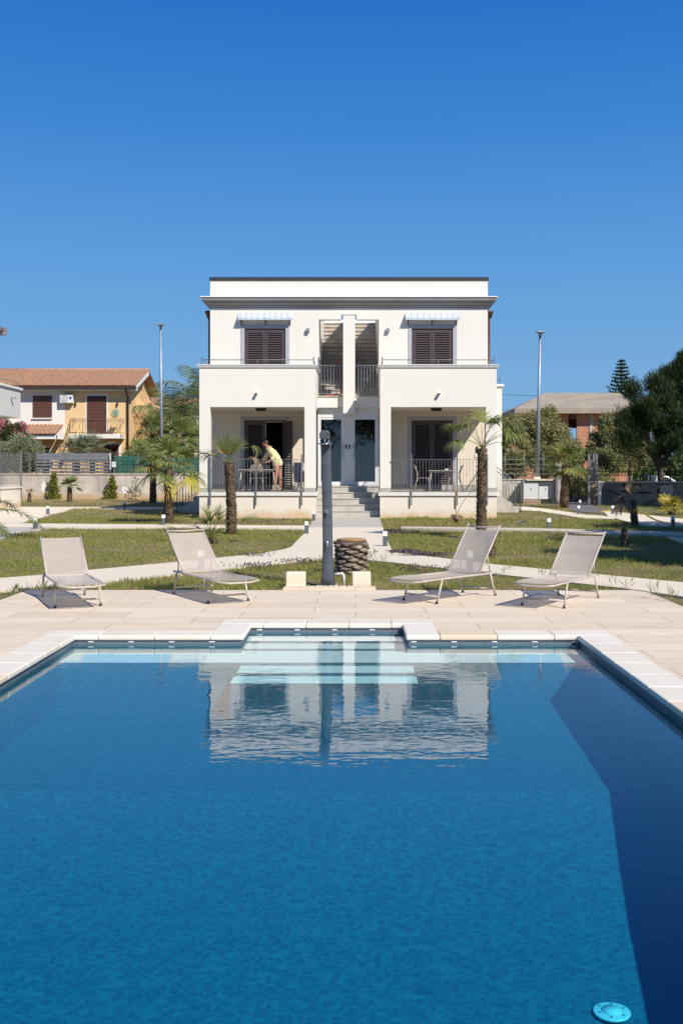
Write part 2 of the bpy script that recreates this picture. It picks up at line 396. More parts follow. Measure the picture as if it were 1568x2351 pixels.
def watermat():
    m, n, b = nmat('pool_water'); n.nodes.remove(b); v = coords(n, (1, 1, 1), True)
    gl = n.nodes.new('ShaderNodeBsdfGlossy'); gl.inputs['Roughness'].default_value = .0
    tr = n.nodes.new('ShaderNodeBsdfTransparent')
    vv = coords(n, (.8, 1.5, 1), True)
    a = noise(n, vv, 11, 2, .5); b2 = noise(n, vv, 4.2, 1, .5)
    ad = N(n, 'ShaderNodeMath', operation='MULTIPLY_ADD'); n.links.new(b2, ad.inputs[0]); ad.inputs[1].default_value = 1.5; n.links.new(a, ad.inputs[2])
    bp = n.nodes.new('ShaderNodeBump'); bp.inputs['Strength'].default_value = 1; bp.inputs['Distance'].default_value = .00055
    n.links.new(ad.outputs[0], bp.inputs['Height'])
    n.links.new(bp.outputs[0], gl.inputs['Normal'])
    # Schlick reflectance, the same from above and below so that the sun reaches the bottom
    ge = n.nodes.new('ShaderNodeNewGeometry'); dt = n.nodes.new('ShaderNodeVectorMath'); dt.operation = 'DOT_PRODUCT'
    n.links.new(ge.outputs['Incoming'], dt.inputs[0]); n.links.new(bp.outputs[0], dt.inputs[1])
    def mm(op, x, y):
        q = n.nodes.new('ShaderNodeMath'); q.operation = op; q.use_clamp = op != 'POWER'
        for i, k in enumerate((x, y)):
            if k is None: continue
            if isinstance(k, (int, float)): q.inputs[i].default_value = k
            else: n.links.new(k, q.inputs[i])
        return q.outputs[0]
    ab = mm('ABSOLUTE', dt.outputs['Value'], None); R_ = mm('MULTIPLY_ADD', mm('POWER', mm('SUBTRACT', 1.0, ab), 3.6), .97)
    R_.node.inputs[2].default_value = .02
    mx = n.nodes.new('ShaderNodeMixShader'); n.links.new(R_, mx.inputs[0]); n.links.new(tr.outputs[0], mx.inputs[1]); n.links.new(gl.outputs[0], mx.inputs[2])
    out = n.nodes['Material Output']; n.links.new(mx.outputs[0], out.inputs['Surface'])
    va = n.nodes.new('ShaderNodeVolumeAbsorption'); va.inputs['Color'].default_value = (.04, .87, .975, 1); va.inputs['Density'].default_value = .85
    n.links.new(va.outputs[0], out.inputs['Volume']); return m
M['water'] = watermat()
def tilemat():   # painted majolica: white ground, blue lattice and little rosettes
    m, n, b = nmat('majolica_tile'); v = coords(n, (1/.205, 1/.205, 1/.205), True)
    s = n.nodes.new('ShaderNodeSeparateXYZ'); n.links.new(v, s.inputs[0])
    def mt(op, a, c=None):
        q = n.nodes.new('ShaderNodeMath'); q.operation = op
        for i, k in enumerate((a, c)):
            if k is None: continue
            if isinstance(k, (int, float)): q.inputs[i].default_value = k
            else: n.links.new(k, q.inputs[i])
        return q.outputs[0]
    u = mt('SUBTRACT', mt('FRACT', s.outputs['X']), .5); w_ = mt('SUBTRACT', mt('FRACT', mt('ADD', s.outputs['Z'], .22)), .5)
    au, aw = mt('ABSOLUTE', u), mt('ABSOLUTE', w_); dsum = mt('ADD', au, aw)
    r = mt('SQRT', mt('ADD', mt('MULTIPLY', u, u), mt('MULTIPLY', w_, w_)))
    lat = mt('LESS_THAN', mt('ABSOLUTE', mt('SUBTRACT', dsum, .5)), .12)
    c = mixc(n, lat, (.74, .75, .77), (.36, .47, .60))
    ring = mt('LESS_THAN', mt('ABSOLUTE', mt('SUBTRACT', r, .16)), .045); c = mixc(n, ring, c, (.22, .27, .42))
    c = mixc(n, mt('LESS_THAN', r, .08), c, (.42, .16, .10))
    n.links.new(c, b.inputs['Base Color']); b.inputs['Roughness'].default_value = .25; return m
M['majolica'] = tilemat()
def rooftile():
    m, n, b = nmat('clay_roof_tile'); v = coords(n, (1, 1, 1), True)
    c = mixc(n, ramp(n, noise(n, v, 3.5, 4), .35, .65), (.43, .235, .145), (.30, .18, .12))
    c = mixc(n, ramp(n, noise(n, v, 12, 2), .55, .7, 0, .6), c, (.55, .40, .28))
    n.links.new(c, b.inputs['Base Color']); b.inputs['Roughness'].default_value = .9; return m
M['rooftile'] = rooftile()
def brickmat(name, col, c2, bw, rh, vert=True):
    m, n, b = nmat(name)
    g = n.nodes.new('ShaderNodeNewGeometry'); s = n.nodes.new('ShaderNodeSeparateXYZ'); n.links.new(g.outputs['Position'], s.inputs[0])
    cb = n.nodes.new('ShaderNodeCombineXYZ'); n.links.new(s.outputs['X'], cb.inputs[0]); n.links.new(s.outputs['Z'], cb.inputs[1])
    br = n.nodes.new('ShaderNodeTexBrick'); n.links.new(cb.outputs[0], br.inputs['Vector']); br.inputs['Scale'].default_value = 1
    br.inputs['Brick Width'].default_value = bw; br.inputs['Row Height'].default_value = rh; br.inputs['Mortar Size'].default_value = .015
    br.inputs['Color1'].default_value = (*col, 1); br.inputs['Color2'].default_value = (*c2, 1); br.inputs['Mortar'].default_value = (.4, .32, .25, 1)
    n.links.new(br.outputs['Color'], b.inputs['Base Color']); b.inputs['Roughness'].default_value = .95; return m
M['hollow'] = brickmat('hollow_brick', (.50, .21, .11), (.42, .17, .09), .3, .25)
M['rubble'] = brickmat('rubble_stone', (.30, .19, .12), (.22, .15, .10), .22, .14)
M['leaf_palm'] = leafmat('palm_leaf', (.12, .17, .045), (.27, .29, .09), (.40, .30, .13))
M['leaf_yellow'] = leafmat('yellowing_palm_leaf', (.38, .35, .05), (.50, .40, .06), (.40, .24, .08))
M['leaf_dry'] = leafmat('dry_palm_leaf', (.34, .22, .12), (.45, .33, .19))
M['leaf_pine'] = leafmat('pine_needle', (.012, .030, .012), (.06, .09, .03), None, .15)
M['leaf_pepper'] = leafmat('pepper_tree_leaf', (.15, .18, .065), (.34, .33, .14), (.38, .30, .15))
M['leaf_arauc'] = leafmat('araucaria_leaf', (.02, .045, .018), (.05, .08, .03), None, .1)
M['leaf_feather'] = leafmat('feather_palm_leaf', (.08, .13, .045), (.24, .26, .10), None)
M['leaf_hedge'] = leafmat('variegated_hedge_leaf', (.10, .16, .04), (.34, .38, .16))
M['leaf_shrub'] = leafmat('shrub_leaf', (.04, .08, .02), (.10, .14, .045))
M['leaf_ivy'] = leafmat('climber_leaf', (.14, .17, .03), (.30, .30, .06), (.12, .06, .04))
M['flower_pink'] = leafmat('pink_flower', (.55, .10, .18), (.75, .35, .40))
M['flower_purple'] = leafmat('purple_flower', (.10, .12, .05), (.20, .10, .21))
M['dryfield'] = leafmat('dry_grass', (.36, .25, .13), (.52, .40, .24))
M['palm_bark'] = simple('palm_trunk_bark', (.20, .135, .085), .95, vary=.3, scale=14, bmp=.8, bscale=40)
def stumpm():
    m, n, b = nmat('stump_leaf_bases'); v = coords(n, (1, 1, 2.5), True)
    at_ = n.nodes.new('ShaderNodeAttribute'); at_.attribute_name = 'var'
    c = mixc(n, at_.outputs['Fac'], (.27, .21, .16), (.52, .43, .34))
    c = mixc(n, ramp(n, noise(n, v, 22, 5, .7), .42, .62), c, (.10, .075, .055))
    n.links.new(c, b.inputs['Base Color']); b.inputs['Roughness'].default_value = .95
    bump(n, b, noise(n, v, 40, 5), 1, .02); return m
M['stumpbark'] = stumpm()

M['bluebadge'] = simple('blue_badge', (.02, .05, .45), .5); M['greenmetal'] = simple('green_painted_metal', (.12, .35, .28), .5)
M['blueplastic'] = simple('blue_plastic', (.05, .25, .6), .4); M['scorch'] = simple('scorched_plaster', (.04, .035, .03), .9, vary=.3, scale=10)
M['concfoot'] = plaster('stained_footing', (.50, .43, .34), (.45, .31, .18), .4, foot=.1)

M['shadewall'] = simple('shade_toned_render', (.27, .235, .19), .95, vary=.3, scale=1.3, bmp=.4, bscale=12)  # old render in a darker colour, the wall's shade painted in
M['leaf_round'] = leafmat('grey_green_leaf', (.15, .19, .10), (.34, .37, .23))
# ================================================================ SETTING
GZ = -.02
PX0, PX1, PYB, PYN = -2.584, 2.056, 9.6, .4      # pool basin
NX0, NX1, NYB = -1.046, .488, 10.33               # entry notch
DX0, DX1, DYF = -4.16, 3.65, 13.3                 # deck
mb = MB()
for (x0, x1, y0, y1) in ((-400, DX0, -60, 900), (DX1, 400, -60, 900), (DX0, DX1, DYF, 900), (DX0, DX1, -60, -3)):
    mb.add([(x0, y0, GZ), (x1, y0, GZ), (x1, y1, GZ), (x0, y1, GZ)], [(0, 1, 2, 3)])
struct('ground', mb, M['ground'])
cw = .285
mb = MB()
z0, z1 = -.12, 0
ox0, ox1, oyb = PX0 - cw, PX1 + cw, PYB + cw
nx0, nx1, nyb = NX0 - cw, NX1 + cw, NYB + cw
mb.box(DX0, ox0, -3, DYF, z0, z1); mb.box(ox1, DX1, -3, DYF, z0, z1)
mb.box(ox0, nx0, oyb, nyb, z0, z1); mb.box(nx1, ox1, oyb, nyb, z0, z1)
mb.box(ox0, ox1, nyb, DYF, z0, z1); mb.box(ox0, ox1, -3, PYN - cw, z0, z1)
struct('deck', mb, M['deck'])
# coping stones with rounded lip
mb = MB(); lip = .025; g = .001
def stone(x0, x1, y0, y1): mb.box(x0 + g, x1 - g, y0 + g, y1 - g, -.04, .006 + random.uniform(0, .002))
def run(a, b, L=.46):
    n = max(1, round((b - a) / L)); return [(a + (b - a) * i / n, a + (b - a) * (i + 1) / n) for i in range(n)]
for a, b in run(PX0 - cw, NX0 - cw): stone(a, b, PYB - lip, oyb)
for a, b in run(NX1 + cw, PX1 + cw): stone(a, b, PYB - lip, oyb)
for a, b in run(NX0 - cw, NX1 + cw, .41): stone(a, b, NYB - lip, nyb)
stone(NX0 - cw, NX0 + lip, PYB - lip, NYB - lip); stone(NX1 - lip, NX1 + cw, PYB - lip, NYB - lip)
for a, b in run(PYN - lip, PYB - lip): stone(PX0 - cw, PX0 + lip, a, b); stone(PX1 - lip, PX1 + cw, a, b)
for a, b in run(PX0 - cw, PX1 + cw): stone(a, b, PYN - cw, PYN - lip)
struct('pool_coping', mb, M['coping'], bevel=.012)
# basin walls
T = .12
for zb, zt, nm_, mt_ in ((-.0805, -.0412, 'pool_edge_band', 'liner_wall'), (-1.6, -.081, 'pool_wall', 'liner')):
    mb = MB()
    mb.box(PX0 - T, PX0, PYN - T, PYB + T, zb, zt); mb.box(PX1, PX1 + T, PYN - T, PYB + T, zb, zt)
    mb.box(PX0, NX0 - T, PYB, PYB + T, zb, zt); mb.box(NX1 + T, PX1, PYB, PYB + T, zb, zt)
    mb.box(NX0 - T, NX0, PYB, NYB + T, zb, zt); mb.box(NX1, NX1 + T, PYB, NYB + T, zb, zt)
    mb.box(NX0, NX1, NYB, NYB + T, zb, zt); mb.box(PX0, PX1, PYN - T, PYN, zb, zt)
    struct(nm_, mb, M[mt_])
mb = MB()
prof = [(PYN, -1.22), (3.0, -1.16), (4.78, -1.02), (5.4, -.9), (6.02, -.76), (6.78, -.57), (9.12, -.5), (9.65, -.5)]
vs = []
for y, z in prof: vs += [(PX0 - .02, y, z), (PX1 + .02, y, z)]
mb.add(vs, [(2*i, 2*i+1, 2*i+3, 2*i+2) for i in range(len(prof) - 1)])
# bodies of the entry steps and of the ledge
zs = [(-.118, 10.02, NX0, NX1), (-.142, 9.72, NX0, NX1), (-.162, 9.12, PX0, PX1), (-.19, 8.80, -1.0, .50), (-.218, 8.50, -1.02, .51)]
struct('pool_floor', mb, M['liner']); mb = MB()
mb.box(NX0, NX1, 10.02, NYB, -.6, zs[0][0] - .003); mb.box(NX0, NX1, 9.72, 10.02, -.6, zs[1][0] - .003)
mb.box(PX0, PX1, 9.12, PYB, -.6, zs[2][0] - .003); mb.box(NX0, NX1, PYB, 9.72, -.6, zs[2][0] - .003)
mb.box(-1.0, .50, 8.80, 9.12, -.6, zs[3][0] - .003); mb.box(-1.02, .51, 8.50, 8.80, -.6, zs[4][0] - .003)
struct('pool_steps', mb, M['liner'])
mb = MB()
mb.sheet([(NX0, 10.02), (NX1, 10.02), (NX1, NYB), (NX0, NYB)], zs[0][0]); mb.sheet([(NX0, 9.72), (NX1, 9.72), (NX1, 10.02), (NX0, 10.02)], zs[1][0])
mb.sheet([(PX0, 9.12), (PX1, 9.12), (PX1, PYB), (PX0, PYB)], zs[2][0]); mb.sheet([(NX0, PYB), (NX1, PYB), (NX1, 9.72), (NX0, 9.72)], zs[2][0])
mb.sheet([(-1.0, 8.80), (.50, 8.80), (.50, 9.12), (-1.0, 9.12)], zs[3][0]); mb.sheet([(-1.02, 8.50), (.51, 8.50), (.51, 8.80), (-1.02, 8.80)], zs[4][0])
struct('pool_step_treads', mb, M['pool_step'])
WZ = -.08; e = .004
mb = MB()
mb.prism([(PX0 - e, PYN - e), (PX1 + e, PYN - e), (PX1 + e, PYB + e), (NX1 + e, PYB + e), (NX1 + e, NYB + e), (NX0 - e, NYB + e), (NX0 - e, PYB + e), (PX0 - e, PYB + e)], -1.5, WZ)
struct('water', mb, M['water'])
# little white liner clips under the coping
mb = MB()
for x in np.arange(-2.45, 2.0, .37):
    if NX0 - .02 < x < NX1 + .02: mb.box(x, x + .05, NYB - .006, NYB + .01, -.0505, -.062)
    else: mb.box(x, x + .05, PYB - .006, PYB + .01, -.0505, -.062)
struct('pool_liner_clips', mb, M['trim'])
# underwater lamp on the pool floor slope
p = at(1403, 2319, 4.84); t = worldthing('pool_lamp', 'round white underwater lamp lying on the pool floor near the right wall', 'pool lamp', (p.x, p.y, -1.005))
p = Vector((p.x, p.y, -1.005))
mb = MB(); mb.lathe([(.085, 0), (.087, .009), (.078, .012), (.0, .012)], 28, p); mb.build('lamp_rim', M['opal'], t)
mb = MB(); mb.lathe([(.045, .0125), (.043, .018), (0, .019)], 24, p); mb.build('lens', M['opal'], t)
for k in range(6):
    mb = MB(); a = k * math.pi / 3 + .3; mb.lathe([(.006, .0125), (.005, .016), (0, .016)], 8, p + Vector((.062*math.cos(a), .062*math.sin(a), 0))); mb.build('screw', M['grey_box'], t)

# ---- paths (polygons read as ground points)
def gp(pts, z=0): return [tuple(G(x, y, z)[:2]) for x, y in pts]
BLOCK = []   # polygons free of grass
def slab(name, pts, mat, z1, z0=-.05, world=False, bevel=0):
    P = pts if world else gp(pts)
    BLOCK.append(P); m = MB(); m.prism(P, z0, z1); return struct(name, m, mat, bevel)
left_up = [(-400, 1362), (-60, 1334), (0, 1329), (95, 1322), (199, 1311), (415, 1291), (551, 1277), (586, 1274), (648, 1263.5), (669, 1257), (680, 1244.5), (698.5, 1225.8), (709, 1211)]
left_lo = [(741, 1283.6), (701, 1286.7), (605, 1297.6), (514, 1310), (401, 1321), (281, 1334.5), (242, 1341), (77, 1351), (0, 1358), (-60, 1362), (-400, 1392)]
slab('path', left_up + [(760, 1211), (760, 1283)] + left_lo, M['path'], .014)
right_up = [(878.4, 1211), (888.6, 1242), (898.7, 1262.4), (914.3, 1271), (980, 1279), (1006, 1281.5), (1129, 1296.7), (1361, 1319.4), (1568, 1339), (1660, 1348), (1950, 1374)]
right_lo = [(1950, 1415), (1660, 1382), (1568, 1372), (1460, 1356), (1380, 1347), (1016, 1306), (906, 1293.6), (846, 1287.4)]
slab('path', [(760.4, 1211)] + right_up + right_lo + [(800, 1285.3), (760.4, 1283)], M['path'], .014)
# grey landing before the steps
LYN = G(800, 1212).y
slab('landing', [(G(709, 1212).x, LYN + .01), (G(878.4, 1212).x, LYN + .01), (G(872, 1188).x, 34.6), (G(722, 1188).x, 34.6)], M['landing'], .02, world=True)
# cross path left / right in front of the house, with kerb thickness
slab('path', [(-300, 1200), (-60, 1203), (709, 1209), (705, 1217), (400, 1213.5), (-60, 1212), (-300, 1210)], M['path'], .03)
slab('path', [(921, 1212.8), (1230, 1216.5), (1660, 1228.5), (1950, 1236), (1950, 1248), (1660, 1239.5), (1568, 1234.5), (1240, 1222.5), (1040, 1218), (921, 1215.5)], M['kerb'], .05)
slab('path', [(1530, 1237.2), (1660, 1243), (1660, 1262), (1568, 1247)], M['path'], .045)
# far left forecourt
slab('path', [(-200, 1163), (0, 1164.4), (257, 1165), (452, 1166), (600, 1166), (600, 1169), (300, 1169), (170, 1168), (148, 1175.4), (115, 1182), (88.5, 1192), (49, 1202), (-200, 1202)], M['path'], .02)
slab('paving', [(-200, 1213), (120, 1213), (97, 1217), (75, 1219), (49, 1224), (0, 1241), (-200, 1252)], M['landing'], .034)
# far right paths
slab('path', [(1160, 1160), (1240, 1167.5), (1344, 1182.5), (1411, 1188), (1411, 1193), (1340, 1191), (1240, 1175), (1160, 1171)], M['path'], .02)
slab('path', [(1383, 1174), (1450, 1180), (1568, 1193), (1700, 1205), (1700, 1225), (1568, 1212), (1480, 1209), (1430, 1197), (1395, 1186)], M['path'], .024)
slab('drive', [(1290, 1156), (1352, 1156), (1375, 1168), (1420, 1172.5), (1380, 1180), (1310, 1173)], M['asphalt'], .016)
slab('road', [(PX(1288, 52), 51.5), (PX(1356, 52), 51.5), (PX(1340, 80), 80), (PX(1290, 80), 80)], M['asphalt'], .0, world=True)

# ================================================================ VILLA
YF, YB, YC, YD = 34.0, 36.4, 35.5, 35.7
A0, A1, B0, B1 = -5.07, -1.289, .80, 4.585
V = worldthing('villa', 'white two-storey villa with two porches, brown shutters and a dark roof edge behind the pool', 'house', (-.24, 36, 0))
def cells(mb, xs, zs_, y0, y1, hole):
    for i in range(len(xs) - 1):
        j = 0
        while j < len(zs_) - 1:
            cx = (xs[i] + xs[i+1]) / 2
            if hole(cx, (zs_[j] + zs_[j+1]) / 2): j += 1; continue
            k = j
            while k + 1 < len(zs_) - 1 and not hole(cx, (zs_[k+1] + zs_[k+2]) / 2): k += 1
            mb.box(xs[i], xs[i+1], y0, y1, zs_[j], zs_[k+1]); j = k + 1
FL = .86
holes = [(-3.87, -2.45, FL, 3.31), (1.948, 3.384, FL, 3.306), (-3.859, -2.43, 3.95, 6.51), (1.957, 3.39, 3.95, 6.51),
         (-1.27, .816, 4.1, 6.816), (-.50, .04, 6.816, 6.99), (A1, B0, .3, 3.695)]
xs = sorted({-5.05, 4.6, *[h[0] for h in holes], *[h[1] for h in holes]}); zz = sorted({0, 3.62, 8.17, *[h[2] for h in holes], *[h[3] for h in holes]})
mb = MB(); cells(mb, xs, [z for z in zz if z <= 3.62], YB, YB + .28, lambda x, z: any(h[0] < x < h[1] and h[2] < z < h[3] for h in holes)); mb.build('porch_wall', M['cream_porch'], V)
mb = MB(); cells(mb, xs, [z for z in zz if z >= 3.62], YB, YB + .28, lambda x, z: any(h[0] < x < h[1] and h[2] < z < h[3] for h in holes))
# rest of the shell
R0, R1, RB = -1.27, .816, 43.0
mb.box(-5.05, -4.8, YB + .28, 46, 0, 8.17); mb.box(4.35, 4.6, YB + .28, 46, 0, 8.17); mb.box(-4.8, 4.35, 45.75, 46, 0, 8.17)
mb.box(-4.8, R0, YB + .28, 45.75, 7.3, 7.55); mb.box(R1, 4.35, YB + .28, 45.75, 7.3, 7.55); mb.box(R0, R1, RB, 45.75, 7.3, 7.55)
mb.box(R0 - .2, R0, YB + .28, 45.75, 0, 7.3); mb.box(R1, R1 + .2, YB + .28, 45.75, 0, 7.3)
mb.box(R0 - .2, R0, YB + .28, RB, 7.55, 7.9); mb.box(R1, R1 + .2, YB + .28, RB, 7.55, 7.9)
mb.box(-.317, -.117, 37.4, RB, 4.1, 7.9); mb.box(R0, R1, RB + .6, RB + .8, 0, 7.3)
mb.box(-4.8, R0 - .2, YB + .28, 45.75, 3.55, 3.8); mb.box(R1 + .2, 4.35, YB + .28, 45.75, 3.55, 3.8)
mb.box(-4.8, R0 - .2, YB + .28, 45.75, .5, FL); mb.box(R1 + .2, 4.35, YB + .28, 45.75, .5, FL)
mb.build('wall', M['white'], V)
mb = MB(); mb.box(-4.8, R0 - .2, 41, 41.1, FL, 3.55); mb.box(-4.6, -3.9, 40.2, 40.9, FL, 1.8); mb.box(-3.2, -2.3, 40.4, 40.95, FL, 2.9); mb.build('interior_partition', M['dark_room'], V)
mb = MB(); mb.box(R0 + .0, R1, 36.7, 37.4, 3.9, 4.098)
for k in range(18):
    y = 37.4 + .28 * k; z = 4.1 + .19 * (k + 1)
    for a_, b_ in ((R0, -.317), (-.117, R1)): mb.box(a_, b_, y, y + .3, z - .45, z - .035); mb.box(a_, b_, y - .035, y + .28, z - .034, z)
mb.box(R0, R1, 42.44, RB + .6, 7.2, 7.52)
mb.build('upper_stair', M['step_in'], V)
# porch blocks
def bal(mb, x0, x1):
    t = .15
    mb.box(x0, x1, YF, YB, 3.62, 3.92)
    mb.box(x0, x1, YF, YF + t, 3.92, 4.89); mb.box(x0, x0 + t, YF + t, YB, 3.92, 4.89); mb.box(x1 - t, x1, YF + t, YB, 3.92, 4.89)
for x0, x1, a, b in ((A0, A1, -4.717, -1.654), (B0, B1, 1.151, 4.23)):
    mb = MB(); bal(mb, x0, x1); mb.build('balcony', M['white'], V)
    mb = MB(); c = .07
    for zz0, zz1, o in ((4.892, 4.93, .03), (4.93, 4.975, .055), (4.975, 5.0, .075)):
        mb.box(x0 - o, x1 + o, YF - o, YF + .15 + o, zz0, zz1)
        for s0, s1 in ((x0 - o, x0 + .15 + o), (x1 - .15 - o, x1 + o)): mb.box(s0, s1, YF + .15 + o, YB, zz0, zz1)
    mb.build('balcony_coping', M['trim'], V)
    for p0, p1 in ((x0, a), (b, x1)):
        mb = MB(); mb.box(p0, p1, YF, YF + .35, FL, 3.62); mb.build('pillar', M['white'], V)
    for p0, p1 in ((x0, a), (b, x1)):
        mb = MB(); mb.box(p0 - .003, p1 + .003, YF - .004, YF + .354, FL + .001, .99); mb.build('skirting', M['band'], V)
    mb = MB(); mb.box(x0, x1, YB - .012, YB - .001, FL + .001, 1.06); mb.build('skirting', M['band'], V)
    mb = MB(); mb.box(x0, x1, YF, YB, -.1, .735); mb.build('plinth', M['plinth'], V)
    mb = MB()
    for zz0, zz1, o in ((.737, .79, .055), (.79, .80, .035), (.80, .845, .05)): mb.box(x0 - o, x1 + o, YF - o, YB - .3, zz0, zz1)
    mb.build('plinth_coping', M['trim'], V)
    mb = MB(); mb.box(x0, x1, YF + .002, YB, .845, FL); mb.build('porch_floor', M['pfloor'], V)
    mx = (a + b) / 2 + (-.1 if x0 < 0 else -.03)
    mx = PX(602, 35) if x0 < 0 else PX(999, 35)
    mb = MB(); mb.box(mx - .17, mx + .17, 34.5, 34.72, 3.54, 3.618); mb.box(mx - .13, mx + .13, 34.53, 34.69, 3.525, 3.54); mb.build('ceiling_lamp', M['black'], V)
BLOCK.append([(A0 - .1, YF - .05), (A1, YF - .05), (A1, 47), (A0 - .1, 47)]); BLOCK.append([(B0, YF - .05), (B1 + .1, YF - .05), (B1 + .1, 47), (B0, 47)]); BLOCK.append([(A1, 34), (B0, 34), (B0, 47), (A1, 47)])
# central bay: beam, sill, pier
mb = MB(); mb.box(A1, B0, YC, YB, 3.695, 4.06); mb.build('landing_beam', M['white'], V)
mb = MB(); mb.box(A1, -.42, YC - .04, YB, 4.062, 4.095); mb.box(-.02, B0, YC - .04, YB, 4.062, 4.095); mb.build('landing_sill', M['kerb'], V)
mb = MB(); mb.box(-.418, -.016, 35.25, YB + .2, 3.48, 6.78); mb.build('pier', M['white'], V, bevel=.01)
# roof parapet, cap, cornice
mb = MB(); mb.box(-5.08, 4.63, YB - .03, YB + .31, 8.172, 8.29); mb.box(-5.08, -4.77, YB + .31, 46, 8.172, 8.29); mb.box(4.32, 4.63, YB + .31, 46, 8.172, 8.29)
mb.build('parapet_cap', M['cap'], V)
def cornice(mb, prof, x0, x1, y0, y1):
    n = len(prof); cor = [(x0, y1, -1, 0), (x0, y0, -1, -1), (x1, y0, 1, -1), (x1, y1, 1, 0)]
    vs = [(cx + sx * o, cy + sy * o, z) for cx, cy, sx, sy in cor for o, z in prof]
    mb.add(vs, [(i*n+k, i*n+(k+1) % n, (i+1)*n+(k+1) % n, (i+1)*n+k) for i in range(3) for k in range(n)])
    mb.add([vs[k] for k in range(n)], [tuple(range(n))]); mb.add([vs[3*n+k] for k in range(n)], [tuple(reversed(range(n)))])
cp = [(.002, 7.56), (.27, 7.535), (.27, 7.45), (.20, 7.40), (.20, 7.375), (.08, 7.29), (.08, 7.27), (.025, 7.235), (.025, 7.21), (.002, 7.21)]
mb = MB(); cornice(mb, cp, -5.05, 4.6, YB, 46); mb.build('cornice', M['cornice'], V)
mb = MB(); cornice(mb, [(.002, 7.59), (.31, 7.58), (.31, 7.545), (.002, 7.565)], -5.05, 4.6, YB, 46); mb.build('cornice_lip', M['trim'], V)
# window surrounds
def surround(x0, x1, z0, z1, h, w_=None):
    mb = MB(); a, b, c = h; y0, y1 = YB - .018, YB - .001
    mb.box(x0, a, y0, y1, z0, z1); mb.box(b, x1, y0, y1, z0, z1); mb.box(a, b, y0, y1, c, z1)
    mb.build('window_surround', M['surround'], V)
surround(-4.0, -2.316, 1.062, 3.44, (-3.87, -2.45, 3.31)); surround(1.816, 3.513, 1.062, 3.44, (1.948, 3.384, 3.306))
surround(-3.986, -2.297, 3.95, 6.64, (-3.859, -2.43, 6.51)); surround(1.835, 3.525, 3.95, 6.64, (1.957, 3.39, 6.51))
def leafshut(x0, x1, z0, z1, y, name='shutter', rot=0, hinge=None, bars=False):
    mb = MB(); s = .085; d = .045; pitch = .078
    W = x1 - x0
    mb.box(0, s, 0, d, z0, z1); mb.box(W - s, W, 0, d, z0, z1)
    mid = z0 + (z1 - z0) * .40
    for a, b in ((z0, z0 + .13), (z1 - .11, z1), (mid, mid + .12)): mb.box(s, W - s, 0, d, a, b)
    for a, b in ((z0 + .13, mid), (mid + .12, z1 - .11)):
        n = int((b - a) / pitch)
        for k in range(n): mb.obox((W / 2, d * .5, a + (b - a) * (k + .5) / n), (W - 2*s + .01, .012, pitch * .95), (R(-38), 0, 0))
    o = mb.build(name, M['shutter'], None)
    o.parent = V; base = Vector(V['_w'])
    o.location = Vector((x0, y, 0)) - base
    if rot:
        for v_ in o.data.vertices: v_.co.x -= W
        o.location = Vector((x1, y, 0)) - base; o.rotation_euler = (0, 0, rot)
    for kz in (z0 + .45, z1 - .4):
        hb = MB(); hb.tube([(.006 if not rot else -.006, -.012, kz - .07), (.006 if not rot else -.006, -.012, kz + .07)], .01, 6); h_ = hb.build('hinge', M['black'], o, recenter=False)
    return o
def pair(x0, x1, z0, z1, openR=False):
    f = .045; mb = MB(); y0, y1 = YB + .03, YB + .10
    mb.box(x0, x0 + f, y0, y1, z0, z1); mb.box(x1 - f, x1, y0, y1, z0, z1); mb.box(x0 + f, x1 - f, y0, y1, z1 - f, z1)
    mb.build('shutter_frame', M['shutter'], V)
    m_ = (x0 + x1) / 2
    leafshut(x0 + f + .004, m_ - .003, z0 + .01, z1 - f - .004, YB + .032)
    if openR: leafshut(m_ + .003, x1 - f - .004, z0 + .01, z1 - f - .004, YB + .02, rot=R(122))
    else: leafshut(m_ + .003, x1 - f - .004, z0 + .01, z1 - f - .004, YB + .032)
pair(-3.87, -2.45, FL, 3.31, True); pair(1.948, 3.384, FL, 3.306); pair(-3.859, -2.43, 3.95, 6.51); pair(1.957, 3.39, 3.95, 6.51)
# backing behind the closed shutters (dark glazing)
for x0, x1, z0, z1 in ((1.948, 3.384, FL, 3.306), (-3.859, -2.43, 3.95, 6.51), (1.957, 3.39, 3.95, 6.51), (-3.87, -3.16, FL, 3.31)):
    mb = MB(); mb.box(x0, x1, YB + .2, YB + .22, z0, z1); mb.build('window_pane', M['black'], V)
# white inner door frame of the open french window
mb = MB(); mb.box(-3.155, -3.12, YB + .18, YB + .24, FL, 3.31); mb.box(-2.49, -2.455, YB + .18, YB + .24, FL, 3.31); mb.box(-3.12, -2.49, YB + .18, YB + .24, 3.24, 3.31); mb.build('french_window_frame', M['white_door'], V)
